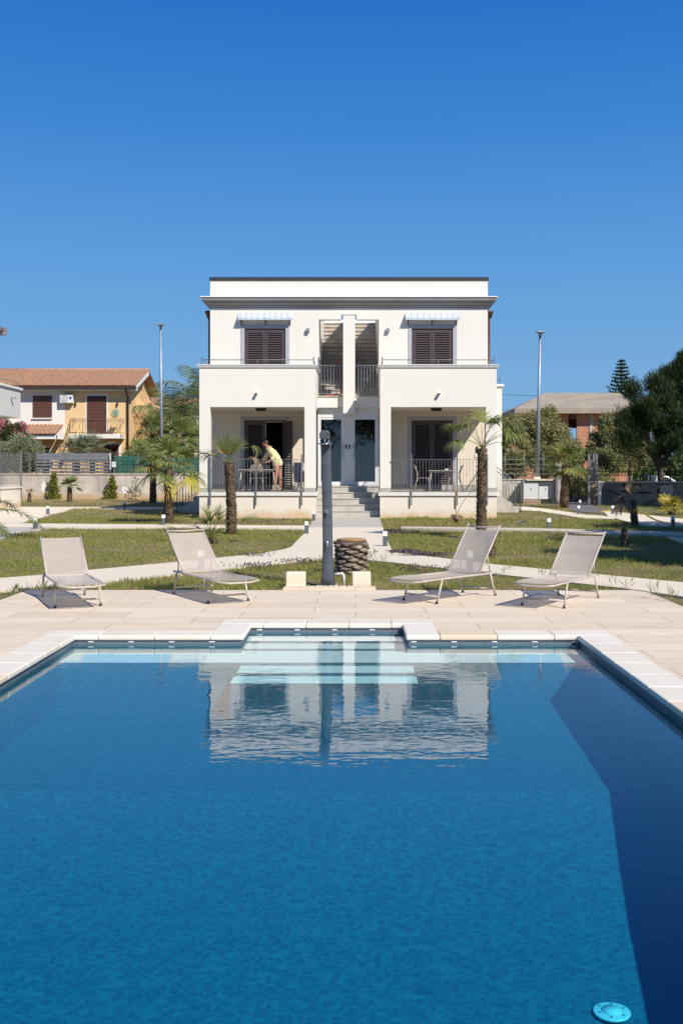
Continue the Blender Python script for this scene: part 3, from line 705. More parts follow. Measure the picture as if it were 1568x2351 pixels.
# tiled awnings
for x0, x1 in ((-4.063, -2.174), (PX(930.5, 36.1), PX(1056, 36.1))):
    mb = MB(); p = .24
    mb.yprism([(0, 0)] * 0 or [(x0, 0), (x1, 0), (x1, 1), (x0, 1)], 0, 1) if False else None
    vs = []
    for x in (x0, x1):
        vs += [(x, YB - .001, 7.03), (x, YB - p, 6.80), (x, YB - p, 6.765), (x, YB - .001, 6.985)]
    mb.add(vs, [(0, 1, 5, 4), (1, 2, 6, 5), (2, 3, 7, 6), (3, 0, 4, 7), (0, 3, 2, 1), (4, 5, 6, 7)])
    a_ = mb.build('window_awning', M['majolica'], V)
    for bx in (x0 + .1, (x0 + x1) / 2, x1 - .1):
        b_ = MB(); b_.box(bx - .018, bx + .018, YB - .03, YB - .001, 6.62, 6.93); b_.obox((bx, YB - p / 2, 6.79), (.036, .24, .02), (R(-20), 0, 0)); b_.obox((bx, YB - p / 2 - .01, 6.71), (.03, .24, .02), (R(-38), 0, 0)); b_.build('bracket', M['shutter'], a_)
# wall lamps, cameras, switches
for x in (PX(707.2, YB), PX(890.5, YB)):
    mb = MB(); mb.box(x - .055, x + .055, YB - .12, YB - .012, 6.37, 6.50); mb.box(x - .03, x + .03, YB - .012, YB - .001, 6.40, 6.47); mb.build('wall_lamp', M['grey_box'], V, bevel=.004)
for x, y in ((963/1.6333, 1475/1.6333), (1645/1.6333, 1476/1.6333)):
    X, Z = PX(x, YF), PZ(y, YF)
    mb = MB(); mb.box(X - .035, X + .035, YF - .03, YF - .001, Z - .035, Z + .035); mb.obox((X, YF - .09, Z - .01), (.07, .13, .07), (R(12), 0, 0)); c_ = mb.build('camera', M['trim'], V)
    mb = MB(); mb.tube([(X, YF - .15, Z - .02), (X, YF - .165, Z - .024)], .03, 12); mb.build('lens', M['black'], c_)
for x, y, Y in ((834, 1052, 0), ):
    pass
for X, Z in ((PX(709, YB), 5.18), (PX(892, YB), 5.16)):
    mb = MB(); mb.box(X - .07, X + .07, YB - .02, YB - .001, Z - .03, Z + .04); mb.build('socket', M['grey_box'], V)
for X, Z in ((PX(1287/1.6333*1, 1) * 0 + (1789/1.6333 - VX) * YB / F, PZ(1707/1.6333, YB)), ((841/1.6333*1.0 - VX) * YB / F, PZ(1710/1.6333, YB))):
    mb = MB(); mb.box(X - .09, X + .09, YB - .03, YB - .001, Z - .07, Z + .05); mb.build('intercom', M['trim'], V)
    mb = MB(); mb.box(X - .045, X + .02, YB - .04, YB - .001, Z + .09, Z + .30); mb.build('key_safe', M['black'], V)
# downpipes with hopper
for s, X in ((-1, -5.12), (1, 4.68)):
    mb = MB(); mb.tube([(X, YB + .35, 7.0), (X, YB + .35, .1)], .045, 10); mb.lathe([(.05, 6.9), (.12, 7.08), (.13, 7.1), (.13, 7.16), (.05, 7.17)], 12, (X + s * .03, YB + .35, 0)); mb.build('downpipe', M['copper'], V)
# steps (five)
mb = MB(); sy = 34.42
for k in range(5):
    z = .03 + .2 * (k + 1); y = sy + .23 * k
    mb.box(A1 + .002, B0 - .002, y, YD + .15 if k == 4 else y + .25, 0, z)
    mb.box(A1 + .002, B0 - .002, y - .02, y, z - .03, z + .0)
mb.build('front_steps', M['step'], V)
# glazed double door
zd = 1.032
gl = [(-1.176, -.487), (-.022, .665)]
mb = MB()
cells(mb, sorted({A1, B0, *[k for g_ in gl for k in g_]}), [zd, 1.174, 3.297, 3.694], YD, YD + .07, lambda x, z: 1.174 < z < 3.297 and any(a < x < b for a, b in gl))
mb.build('door_frame', M['white_door'], V)
for i, (a, b) in enumerate(gl):
    mb = MB()
    for q0, q1, r0, r1 in ((a - .09, b + .09, 3.37, 3.385), (a - .09, b + .09, 1.06, 1.075)): mb.box(q0, q1, YD - .012, YD - .001, r0, r1)
    for q in (a - .09, b + .075): mb.box(q, q + .015, YD - .012, YD - .001, 1.075, 3.37)
    d = mb.build('door', M['white_door'], V)
    mb = MB(); mb.box(a, b, YD + .03, YD + .036, 1.174, 3.297); mb.build('glass_pane', M['glass'], d)
    hx = b + .03 if i == 0 else a - .03
    mb = MB(); mb.box(hx - .016, hx + .016, YD - .075, YD - .055, 1.95, 2.48)
    for z in (2.05, 2.38): mb.tube([(hx, YD - .056, z), (hx + (.06 if i == 0 else -.06), YD - .001, z)], .01, 6)
    mb.build('door_handle', M['steel'], d)
    X = PX(704.1 + (434 if i == 0 else 470) * .2083, YD)
    mb = MB(); mb.box(X - .022, X + .022, YD - .03, YD - .001, 2.30, 2.44); mb.build('keypad', M['black'], V)
mb = MB()
for k in range(13): mb.box(A1, B0, 36.3 + .28 * k, 36.3 + .28 * k + .3, 1.03 + .17 * k - .3, 1.03 + .17 * (k + 1))
mb.box(A1, B0, YD + .15, 36.3, .9, 1.03)
mb.build('inner_stair', M['step_in'], V)
# railings
def rail_run(mb, p0, p1, z0, z1, pitch=.1, top=.018, bar=.0075, knob=True):
    p0, p1 = Vector((*p0, 0)), Vector((*p1, 0)); L = (p1 - p0).length; d = (p1 - p0) / L
    ang = math.atan2(d.y, d.x)
    for z in (z0, z1): mb.obox(((p0 + p1) / 2) + Vector((0, 0, z)), (L, .035 if z == z1 else .02, .012), (0, 0, ang))
    n = int(round(L / pitch))
    for k in range(1, n):
        q = p0 + d * L * k / n; mb.tube([(q.x, q.y, z0), (q.x, q.y, z1)], bar, 5, cap=False)
        if knob and k % 10 == 4:
            for dz in (-.05, 0, .05): mb.ball((q.x, q.y, (z0 + z1) / 2 + dz), .017 if dz == 0 else .012, 6, 4, (1, 1, 1.6))
def post(par, x, y, z0, z1, r=.02, name='railing_post'):
    mb = MB(); mb.box(x - r, x + r, y - r, y + r, z0, z1); mb.ball((x, y, z1 + .03), .028, 8, 6); mb.box(x - r - .004, x + r + .004, y - r - .004, y + r + .004, z1 - .07, z1 - .055)
    return mb.build(name, M['iron'], par)
yr = YF - .085
for a, b, px in ((-4.70, -1.67, (237, 683, 1130)), (1.17, 4.21, None)):
    mb = MB(); rail_run(mb, (a, yr), (b, yr), .925, 1.915)
    r_ = mb.build('railing', M['iron'], V)
    ps = [PX(428.6 + q * .2343, YF) for q in px] if px else [PX(887.8 + 252 * .2226, YF), PX(887.8 + 722 * .2226, YF), 4.27]
    for q in ps: post(r_, q, yr, .42, 2.02)
for x in (A1 - .05, B0 + .05, B1 - .05, A0 + .05):
    mb = MB(); rail_run(mb, (x, YF + .36), (x, YB - .02), .925, 1.915); mb.build('side_railing', M['iron'], V)
for a, b in ((A1 + .03, -.43), (.0, B0 + .005)):
    mb = MB(); rail_run(mb, (a, YC + .12), (b, YC + .12), 4.17, 5.14, .098); mb.build('landing_railing', M['galv'], V)
# low pipe railing on the balconies
for x0, x1 in ((A0, A1), (B0, B1)):
    mb = MB(); z = 5.16
    mb.tube([(x0 + .07, YF + .07, z), (x1 - .07, YF + .07, z)], .014, 6); mb.tube([((x0 + x1) / 2, YF + .07, 5.0), ((x0 + x1) / 2, YF + .07, z)], .014, 6)
    for x, s in ((x0 + .07, 1), (x1 - .07, -1)):
        mb.tube([(x, YF + .07, 5.0), (x, YF + .07, 5.2)], .018, 8); mb.ball((x, YF + .07, 5.225), .028, 8, 6); mb.tube([(x, YF + .07, z), (x, YB, z)], .014, 6)
    mb.build('balcony_railing', M['iron'], V)
# rear stair block on the right with its own balcony
mb = MB(); mb.box(4.6, 5.82, 41.6, 45.9, 0, 4.86); mb.build('side_block', M['white'], V)
mb = MB()
for zz0, zz1, o in ((4.862, 4.91, .03), (4.91, 5.0, .075)): mb.box(4.604, 5.82 + o, 41.6 - o, 45.9, zz0, zz1)
mb.build('side_block_coping', M['trim'], V)
mb = MB(); mb.tube([(5.75, 41.7, 5.0), (5.75, 41.7, 5.25)], .02, 8); mb.ball((5.75, 41.7, 5.27), .03, 8, 6); mb.tube([(5.75, 41.7, 5.17), (5.0, 44, 5.17)], .015, 6); mb.build('side_railing', M['iron'], V)
# side stairs with railings (right and left of the house)
for s in (1, -1):
    xb = B1 if s > 0 else A0
    mb = MB()
    for k in range(4):
        mb.box(*sorted((xb + s * .0, xb + s * (.35 + .28 * (4 - k)))), 38.6, 39.8, .2 * k, .2 * (k + 1))
    mb.build('side_steps', M['step'], V)
    x1 = xb + s * 1.5
    for y in (38.55, 39.85):
        mb = MB()
        mb.tube([(xb + s * .1, y, 1.85), (xb + s * .4, y, 1.85), (x1, y, 1.0), (x1, y, .0)], .02, 6)
        mb.tube([(xb + s * .4, y, 1.0), (x1, y, .25)], .012, 5)
        for k in range(11):
            t_ = k / 10; x = xb + s * (.4 + 1.1 * t_); mb.tube([(x, y, .98 - .75 * t_), (x, y, 1.83 - .83 * t_)], .009, 5)
        mb.build('side_stair_railing', M['iron'], V)
    mb = MB(); mb.box(*sorted((xb + s * .02, xb + s * .38)), 38.53, 38.56, 1.0, 1.85); mb.build('railing_panel', M['iron'], V)
# red squeegee leaning in the left landing opening
t = worldthing('squeegee', 'red squeegee leaning behind the upper landing railing', 'squeegee', (-.5, 36.1, 4.1))
mb = MB(); mb.tube([(PX(799.5 - 26.5, 35.9), 35.75, 5.36), (PX(783.5, 35.6), 35.72, 4.16)], .016, 8); mb.build('handle', M['red'], t)
mb = MB(); mb.obox((-.74, 35.72, 4.13), (.5, .04, .05)); mb.build('blade', M['red'], t)
# ================================================================ OBJECTS BY THE POOL
# ---- sun loungers (local: x across, -y towards the foot end)
def make_lounger(label, bar=True, back_z=.56, back_y=.56, droop=.03, tail=.24):
    t = thing('sun_lounger', label, 'sun lounger', group='textilene sun loungers by the pool')
    hw = .235; zs_ = .275; r = .0125
    for s in (-1, 1):
        mb = MB(); mb.tube([(s*hw, .60, zs_ + .0), (s*hw, .52, zs_), (s*hw, -.62, zs_), (s*hw, -.64 - tail, zs_ - .005)], r, 8); mb.build('side_rail', M['frame'], t)
    for y0, y1, nm in ((.46, .56, 'leg'), (-.46, -.56, 'leg')):
        for s in (-1, 1):
            mb = MB(); mb.tube([(s*(hw + .012), y0, zs_ - .005), (s*(hw + .012), y1, .0)], r, 8)
            l_ = mb.build(nm, M['frame'], t); f = MB(); f.tube([(s*(hw + .012), y1 - .001, .03), (s*(hw + .012), y1, -.001)], r * 1.25, 8); f.build('foot_cap', M['black'], l_)
        mb = MB(); yy = y0 + (y1 - y0) * .7; mb.tube([(-hw - .012, yy, .08), (hw + .012, yy, .08)], r * .9, 8); mb.build('cross_bar', M['frame'], t)
    mb = MB(); mb.tube([(-hw, -.64 - tail, zs_ - .005), (-hw * .5, -.66 - tail, zs_ - .02), (hw * .5, -.66 - tail, zs_ - .02), (hw, -.64 - tail, zs_ - .005)], r, 8); mb.build('foot_bar', M['frame'], t)
    # seat fabric
    def cloth(pts, name, sag, thick=.004):
        nu, nv = 8, len(pts); vs = []
        for j, (y, z) in enumerate(pts):
            for i in range(nu + 1):
                u = -1 + 2 * i / nu; vs.append((u * (hw - .004), y, z - sag * (1 - u*u) * math.sin(math.pi * (j + .6) / (nv + .2))))
        m = MB(); m.add(vs, [(j*(nu+1)+i, j*(nu+1)+i+1, (j+1)*(nu+1)+i+1, (j+1)*(nu+1)+i) for j in range(nv-1) for i in range(nu)], True)
        return m.build(name, M['textilene'], t)
    hy = .24
    n = 9; cloth([(hy - (hy + .63 + tail) * k / (n-1), zs_ + .01 - .012 * math.sin(k / (n-1) * 6)) for k in range(n)], 'seat', .03 + droop)
    top = Vector((0, hy + back_y, zs_ + back_z)); bot = Vector((0, hy, zs_ + .015)); d = top - bot
    nrm = Vector((0, -d.z, d.y)).normalized()
    fe = .90 if bar else .975
    cloth([(bot.y + d.y * fe * k / 8 - nrm.y * .0, bot.z + d.z * fe * k / 8) for k in range(9)], 'backrest', .028)
    bf = None
    for s in (-1, 1):
        mb = MB(); mb.tube([(s*hw, bot.y, bot.z - .01), (s*(hw + .002), (bot.y + top.y)/2 + .006, (bot.z + top.z)/2 - .004), (s*(hw + .004), top.y, top.z)], r, 8); mb.build('back_frame', M['frame'], t)
    if bar:
        q = bot + d * .955; mb = MB(); mb.tube([(-hw, q.y, q.z), (0, q.y + .004, q.z - .008), (hw, q.y, q.z)], .011, 8); mb.build('head_bar', M['frame'], t)
    q = bot + d * .42
    for s in (-1, 1):
        mb = MB(); mb.tube([(s*(hw - .02), q.y + .012, q.z), (s*(hw - .02), .50, zs_ + .01)], .008, 6); mb.build('strut', M['frame'], t)
    mb = MB(); mb.tube([(-hw, .5, zs_ + .008), (hw, .5, zs_ + .008)], .009, 6); mb.build('strut_bar', M['frame'], t)
    return t
def place(t, p, head):
    t.location = p; t.rotation_euler = (0, 0, math.atan2(head[1], head[0]) + math.pi / 2)
L1 = make_lounger('leftmost sun lounger, its fabric pulled up to the frame tips', False, .43, .60)
place(L1, (-3.30, 12.13, 0), (.40, -.92))
L2 = make_lounger('second sun lounger from the left, left of the shower, seen against a light post', True, .51, .62)
place(L2, (-1.74, 12.53, 0), (.50, -.87))
L3 = make_lounger('sun lounger right of the shower, its back raised highest', True, .575, .43, .02, .20)
place(L3, (1.13, 12.46, 0), (-.69, -.725))
L4 = make_lounger('sun lounger at the right end of the row with a bow in its head fabric', True, .50, .60, .03, .16)
place(L4, (2.38, 12.11, 0), (-.53, -.85))
# ---- solar shower
t = worldthing('pool_shower', 'dark grey solar shower column with a round chrome rain head', 'shower', (-.38, 13.8, 0))
Ys = 13.8
def D2(x, y, Y=Ys): q = at(x, y, Y); return (q.x, q.z)
prof_ = [(1347, 735, 771.5, .13), (1320, 738.5, 767.5, .115), (1290, 740.5, 765, .10), (1240, 740.8, 763.8, .088), (1160, 740.0, 762.6, .082), (1090, 738, 761.6, .082), (1030, 736.5, 760, .085), (1010, 735.2, 758.5, .088)]
mb = MB(); rings = []
nseg = 16
vs = []
for y, xa, xb_, dp in prof_:
    (X0, Z), (X1, _) = D2(xa, y), D2(xb_, y); cx = (X0 + X1) / 2; hw = (X1 - X0) / 2
    if y == 1347: Z = 0.0
    for k in range(nseg):
        a = 2 * math.pi * k / nseg; c, s_ = math.cos(a), math.sin(a)
        e_ = .45
        vs.append((cx + hw * math.copysign(abs(c) ** e_, c), Ys + dp * math.copysign(abs(s_) ** e_, s_), Z))
m_ = len(prof_)
mb.add(vs, [(i*nseg+k, i*nseg+(k+1) % nseg, (i+1)*nseg+(k+1) % nseg, (i+1)*nseg+k) for i in range(m_-1) for k in range(nseg)] + [tuple(range(nseg-1, -1, -1)), tuple((m_-1)*nseg+k for k in range(nseg))], True)
mb.build('column', M['shower'], t)
(X0, Zc), (X1, _) = D2(734.2, 1000), D2(757.5, 1000); cx = (X0 + X1) / 2; hw = (X1 - X0) / 2
mb = MB(); pts = []
zb_, zt_ = PZ(1009, Ys), PZ(988, Ys)
for k in range(9): a = math.pi * k / 8; pts.append((cx + hw * math.cos(a), zt_ - hw * .75 + hw * .75 * math.sin(a)))
pts += [(cx - hw, zb_ + .012), (cx - hw + .015, zb_), (cx + hw - .015, zb_), (cx + hw, zb_ + .012)]
mb.yprism(pts, Ys - .13, Ys + .088); mb.build('cap', M['shower'], t, bevel=.006)
mb = MB()
cl_ = [(z, c) for z, c in ((.0, 1), (.0, -1))]
(ra, rz_) = D2(735.5, 1000); cx2 = cx
mb.box(cx - hw * .55, cx - hw * .5, Ys - .092, Ys - .086, .12, 1.85); mb.box(cx + hw * .62, cx + hw * .67, Ys - .092, Ys - .086, .12, 1.85)
hx, hz = D2(745.5, 1019, Ys - .15)
mb = MB(); mb.lathe([(.0, .03), (.015, .028), (.02, .015), (.085, .008), (.098, .0), (.096, -.008), (0, -.01)], 28, (hx, Ys - .15, hz))
hd = mb.build('shower_head', M['chrome'], t)
for ring_, nn in ((.03, 6), (.055, 10), (.08, 14)):
    pass
mb = MB(); mb.tube([(hx, Ys - .15, hz + .028), (hx, Ys - .13, hz + .05)], .014, 8); mb.tube([(hx, Ys - .15, hz + .02), (hx, Ys - .15, hz + .055)], .012, 8); mb.build('head_joint', M['chrome'], t)
kx, kz = D2(704.1 + 228 * .2083, 887.8 + 1368 * .2083)
mb = MB(); mb.tube([(kx, Ys - .08, kz), (kx, Ys - .13, kz)], .012, 8); mb.tube([(kx, Ys - .125, kz), (kx, Ys - .165, kz)], .029, 14); mb.build('tap_knob', M['chrome'], t)
kx, kz = D2(704.1 + 232 * .2083, 887.8 + 1715 * .2083)
mb = MB(); mb.tube([(kx, Ys - .08, kz), (kx, Ys - .16, kz)], .012, 8); mb.tube([(kx, Ys - .15, kz + .035), (kx, Ys - .15, kz - .04)], .014, 8); mb.obox((kx, Ys - .155, kz + .05), (.012, .03, .04)); mb.build('foot_tap', M['chrome'], t)
mb = MB(); mb.box(-.50, -.24, 13.66, 13.95, -.02, .012); mb.build('base_plate', M['block'], t)
mb = MB(); mb.tube([(-.27, 13.75, .16), (-.17, 13.75, .165), (-.155, 13.75, .15), (-.15, 13.75, -.01)], .016, 8); mb.tube([(-.19, 13.75, .165), (-.165, 13.75, .165)], .022, 8); mb.build('water_pipe', M['trim'], t)
# ---- stone blocks
def stoneblock(x0, x1, ytop, ybot, label):
    p = G((x0 + x1) / 2, ybot); Y = p.y; hw = (x1 - x0) / 2 * Y / F; h = PZ(ytop, Y + .1)
    m = MB(); m.box(-hw, hw, 0, .2, 0, h); o = m.build('stone_block', M['block'], None, bevel=.012); o.location = (p.x, Y, 0)
    return meta(o, label, 'stone block', 'squared stone blocks beside the shower')
stoneblock(656.4, 701, 1313, 1349, 'pale squared stone block left of the shower base')
stoneblock(808.9, 851, 1313, 1348, 'squared stone block with a white patch in front of the palm stump')
# ---- pebbles
P = rng.random((900, 2)) * np.array([.86, .20]) + np.array([-.70, 13.33])
mb = MB()
for (x, y) in P:
    r_ = random.uniform(.008, .02); mb.ball((x, y, .008 + random.random() * .02), r_, 5, 3, (1, random.uniform(.6, 1), .6))
meta(mb.build('pebbles', M['gravel'], None), 'white pebbles in the strip at the foot of the shower', 'pebbles', kind='stuff')
mb = MB(); mb.box(-.92, .26, 13.302, 13.33, -.1, .03); mb.box(-.92, .26, 13.55, 13.60, -.1, .02); struct('kerb', mb, M['deck'])
BLOCK.append([(-.92, 13.3), (.26, 13.3), (.26, 13.62), (-.92, 13.62)])
# ---- palm stump
Yp = 15.55; cxs = PX(807, Yp)
t = worldthing('palm_stump', 'thick cut palm stump with stacked scaly leaf bases right of the shower', 'palm stump', (cxs, Yp, 0))
mb = MB(); mb.lathe([(.20, -.02), (.19, .06), (.205, .15), (.215, .30), (.225, .42), (.22, .49)], 20, (cxs, Yp, 0)); mb.build('core', M['bark'], t)
mb = MB()
for q_i in range(52):
    z = .015 + q_i * .0088; rr = .192 + .026 * q_i / 52; a = q_i * 2.39996 + random.uniform(-.1, .1)
    c = Vector((cxs + rr * math.cos(a), Yp + rr * math.sin(a), z))
    b0 = len(mb.v); mb.ball((0, 0, 0), 1, 14, 9)
    sx, sy_, sz_ = random.uniform(.082, .10), random.uniform(.045, .062), random.uniform(.034, .044); ph = random.uniform(0, 6)
    for i in range(b0, len(mb.v)):
        v = Vector(mb.v[i]); n_ = 1 + .16 * math.sin(v.x * 5 + ph) * math.cos(v.z * 5 + ph * 2) + .1 * math.sin(v.x * 17 + v.z * 9 + ph) + .07 * math.sin(v.z * 23 + ph)
        v = Vector((v.x * sx * n_, v.y * sy_ * n_, v.z * sz_ * n_ * (1 - .45 * abs(v.x)) - .016 * (1 - abs(v.x))))
        v = Matrix.Rotation(a + math.pi/2, 3, 'Z') @ v; mb.v[i] = tuple(c + v)
mb.build('leaf_base', M['stumpbark'], t); bpy.context.view_layer.update()
mb = MB(); mb.lathe([(.21, .485), (.222, .50), (.20, .513), (0, .516)], 18, (cxs, Yp, 0)); mb.build('cut_top', M['wood'], t)
# ---- bollard lamps
def make_bollard():
    t = thing('bollard_lamp', 'x', 'bollard light', group='small square bollard lights along the paths')
    m = MB(); m.box(-.045, .045, -.045, .045, 0, .205); m.build('post', M['bollard'], t, bevel=.003)
    m = MB(); m.box(-.045, .045, -.045, .045, .206, .30); m.build('lamp_head', M['opal'], t, bevel=.003)
    m = MB(); m.box(-.06, .06, -.055, .055, -.02, .006); m.build('base_plate', M['bollard'], t); return t
proto = make_bollard()
spots = [((883.9, 1255.3), 'small bollard light on the right edge of the path in front of the steps'),
 ((704, 1226.4), 'nearer of two bollard lights left of the landing before the steps'),
 ((720.4, 1196.7), 'farther bollard light left of the landing, close to the left plinth'),
 ((376, 1207.3), 'bollard light just left of the foot of the big yellowing fan palm'),
 ((286.8, 1168), 'bollard light on the far left path in front of the boundary wall'),
 ((110.7, 1182), 'bollard light on the edge of the wide pale forecourt at left'),
 ((81.6, 1217), 'bollard light behind the tip of the arching palm frond at left'),
 ((461.5, 1311), 'bollard light seen through the mesh back of the second lounger'),
 ((1078, 1312), 'bollard light seen through the mesh back of the lounger right of the shower'),
 ((1259.6, 1217.7), 'bollard light standing in the shade beside the right cross path'),
 ((1327.7, 1181), 'bollard light with purple flowers at its foot near the gate'),
 ((1330.6, 1165), 'small far bollard light on the drive by the gate opening'),
 ((1405.4, 1181), 'bollard light at the bend of the yellow hose'),
 ((1543.5, 1211), 'bollard light near the right edge of the lawn beside the hose path')]
for i, (p, lb) in enumerate(spots):
    o = proto if i == 0 else dup(proto)
    q = G(*p); o.location = (q.x, q.y, .01); o['label'] = lb
# ================================================================ PORCH FURNITURE
def make_chair():
    t = thing('patio_chair', 'x', 'chair', group='light metal mesh chairs on the porches')
    r = .012
    for s in (-1, 1):
        m = MB(); m.tube([(s*.21, -.26, 0), (s*.20, -.17, .43), (s*.2, -.15, .445)], r, 6); m.build('leg', M['frame2'], t)
        m = MB(); m.tube([(s*.21, .30, 0), (s*.20, .19, .44)], r, 6); m.build('leg', M['frame2'], t)
        m = MB(); m.tube([(s*.20, .19, .44), (s*.205, .19, .60), (s*.2, .24, .76), (s*.17, .28, .86), (0, .29, .87)], r, 6); m.build('back_frame', M['frame2'], t)
    m = MB(); m.box(-.2, .2, -.21, .21, .435, .45); m.build('seat', M['chairmesh'], t, bevel=.005)
    vs = []
    for k, (y, z) in enumerate([(.192, .60), (.215, .68), (.24, .76), (.272, .85)]):
        for x in (-.195, -.1, 0, .1, .195): vs.append((x, y + .02 * (1 - (x / .195) ** 2), z))
    m = MB(); m.add(vs, [(j*5+i, j*5+i+1, j*5+i+6, j*5+i+5) for j in range(3) for i in range(4)], True); m.build('backrest', M['chairmesh'], t)
    return t
M['frame2'] = simple('cream_tube_paint', (.55, .50, .43), .4, .2, vary=.05); M['chairmesh'] = mesh_fabric('chair_mesh', (.40, .37, .33), .85)
def make_table(w_, d_, h):
    t = thing('patio_table', 'x', 'table', group='light metal tables on the porches')
    m = MB(); m.box(-w_/2, w_/2, -d_/2, d_/2, h - .02, h); m.build('tabletop', M['frame2'], t, bevel=.004)
    m = MB(); m.box(-w_/2 + .08, w_/2 - .08, -d_/2 + .06, -d_/2 + .08, h - .07, h - .021); m.box(-w_/2 + .08, w_/2 - .08, d_/2 - .08, d_/2 - .06, h - .07, h - .021); m.box(-w_/2+.08, -w_/2+.1, -d_/2+.08, d_/2-.08, h-.07, h-.021); m.box(w_/2-.1, w_/2-.08, -d_/2+.08, d_/2-.08, h-.07, h-.021); m.build('apron', M['frame2'], t)
    for a in (-1, 1):
        for b in (-1, 1):
            m = MB(); m.tube([(a*(w_/2 - .1), b*(d_/2 - .08), h - .03), (a*(w_/2 - .02), b*(d_/2 - .0), 0)], .015, 6); m.build('leg', M['frame2'], t)
    return t
Yt = 35.3
def zx(px): return PX(px, Yt)
tb = make_table(.92, .7, .70); tb['label'] = 'small cream bistro table with a white bowl on the right porch'; tb.location = (PX(887.8 + 562*.2226 - 0, Yt), Yt, FL)
c1 = make_chair(); c1['label'] = 'cream chair left of the bistro table on the right porch, facing right'; c1.location = (PX(887.8 + 370*.2226, Yt) , Yt - .1, FL); c1.rotation_euler = (0, 0, R(90))
dup(c1, (PX(887.8 + 690*.2226, Yt), Yt - .05, FL), R(-90), 'cream chair right of the bistro table on the right porch, facing left')
m = MB(); m.lathe([(.04, 0), (.06, .01), (.085, .05), (.08, .052), (.055, .015), (0, .012)], 16); o = m.build('bowl', M['opal'], None); o.location = (PX(887.8 + 612*.2226, Yt), Yt, FL + .70); meta(o, 'white bowl on the bistro table of the right porch', 'bowl')
tb2 = make_table(1.25, .75, .73); tb2['label'] = 'cream dining table with chairs round it on the left porch'; tb2.location = (PX(593, 35), 35.0, FL)
dup(c1, (PX(590, 34.5), 34.5, FL), R(180), 'cream chair on the near side of the left porch table, its back to the pool')
dup(c1, (PX(658, 34.9), 35.15, FL), R(-100), 'cream chair right of the left porch table beside the woman')
dup(c1, (PX(545, 35.2), 35.3, FL), R(90), 'cream chair half hidden behind the palm trunk on the left porch')
dup(c1, (PX(606, 35.9), 35.95, FL), R(5), 'cream chair on the far side of the left porch table by the shutters')
# clothes airer with washing at the right end of the left porch
Ya = 35.2
t = worldthing('clothes_airer', 'folding clothes airer hung with grey and striped washing on the left porch', 'clothes airer', (PX(690, Ya), Ya, FL))
xa, xb_ = PX(672, Ya), PX(699, Ya)
mb = MB()
for y in (Ya - .3, Ya + .3):
    mb.tube([(xa, y, FL), (xb_, y, FL + .95)], .01, 6); mb.tube([(xb_, y, FL), (xa, y, FL + .95)], .01, 6)
for k in range(6):
    x = xa + (xb_ - xa) * k / 5; mb.tube([(x, Ya - .35, FL + .95), (x, Ya + .35, FL + .95)], .006, 5)
mb.tube([(xa, Ya - .3, FL + .95), (xb_, Ya - .3, FL + .95)], .008, 5); mb.tube([(xa, Ya + .3, FL + .95), (xb_, Ya + .3, FL + .95)], .008, 5)
mb.build('frame', M['trim'], t)
M['towel'] = simple('grey_towel', (.25, .26, .31), .95, vary=.1, bmp=.5, bscale=20); M['towel2'] = simple('white_cloth', (.6, .6, .6), .95, vary=.15); M['stripe'] = simple('patterned_cloth', (.5, .15, .1), .95, vary=.45, scale=25, col2=(.55, .5, .4))
def drape(x0, x1, y, zt, zb, mat, nm='washing'):
    vs = []; nx, nz = 8, 6
    for j in range(nz + 1):
        for i in range(nx + 1):
            u = i / nx; v = j / nz
            vs.append((x0 + (x1 - x0) * u + .02 * math.sin(v * 3), y + .02 * math.sin(u * 9 + v * 2) * v, zt + (zb - zt) * v + .015 * math.sin(u * 6) * v))
    m = MB(); m.add(vs, [(j*(nx+1)+i, j*(nx+1)+i+1, (j+1)*(nx+1)+i+1, (j+1)*(nx+1)+i) for j in range(nz) for i in range(nx)], True); return m.build(nm, mat, t)
drape(xa + .05, xa + .30, Ya - .36, FL + .96, FL + .30, M['towel']); drape(xa + .32, xb_ - .02, Ya + .1, FL + .97, FL + .55, M['towel2']); drape(xb_ - .17, xb_, Ya - .34, FL + .68, FL + .38, M['stripe'])
M['box_mat'] = simple('cardboard_white', (.5, .5, .48), .8, vary=.3, scale=12)
mb = MB(); x = PX(690, 35.5); mb.box(-.25, .2, -.12, .12, 0, .18); mb.box(-.12, .26, -.1, .1, .182, .3); o = mb.build('laundry_basket', M['box_mat'], None, bevel=.02); o.location = (x, 35.7, FL); meta(o, 'low white laundry basket under the clothes airer on the left porch', 'basket')

# ================================================================ PERSON
def skinobj(name, verts, edges, radii, mat, parent, sub=2, root=0):
    me = bpy.data.meshes.new(name); me.from_pydata(verts, edges, []); o = bpy.data.objects.new(name, me); link(o)
    md = o.modifiers.new('skin', 'SKIN'); md.use_smooth_shade = True
    sk = me.skin_vertices[0].data if me.skin_vertices else None
    if sk is None:
        bpy.context.view_layer.objects.active = o
        bm = bmesh.new(); bm.from_mesh(me); bm.verts.layers.skin.verify(); bm.to_mesh(me); bm.free(); sk = me.skin_vertices[0].data
    for i, r in enumerate(radii):
        sk[i].radius = (r, r) if not isinstance(r, tuple) else r; sk[i].use_root = (i == root)
    sb = o.modifiers.new('sub', 'SUBSURF'); sb.levels = sub; sb.render_levels = sub
    dg = bpy.context.evaluated_depsgraph_get(); dg.update()
    me2 = bpy.data.meshes.new_from_object(o.evaluated_get(dg)); bpy.data.objects.remove(o)
    me2.name = name; me2.materials.clear(); me2.materials.append(mat)
    me2.polygons.foreach_set('use_smooth', [True] * len(me2.polygons))
    o2 = bpy.data.objects.new(name, me2); link(o2)
    if parent: o2.parent = parent
    return o2
Yw = 34.98
wp = thing('person', 'woman in a loose yellow shirt bending over the table on the left porch', 'person', (PX(632, Yw), Yw, FL))
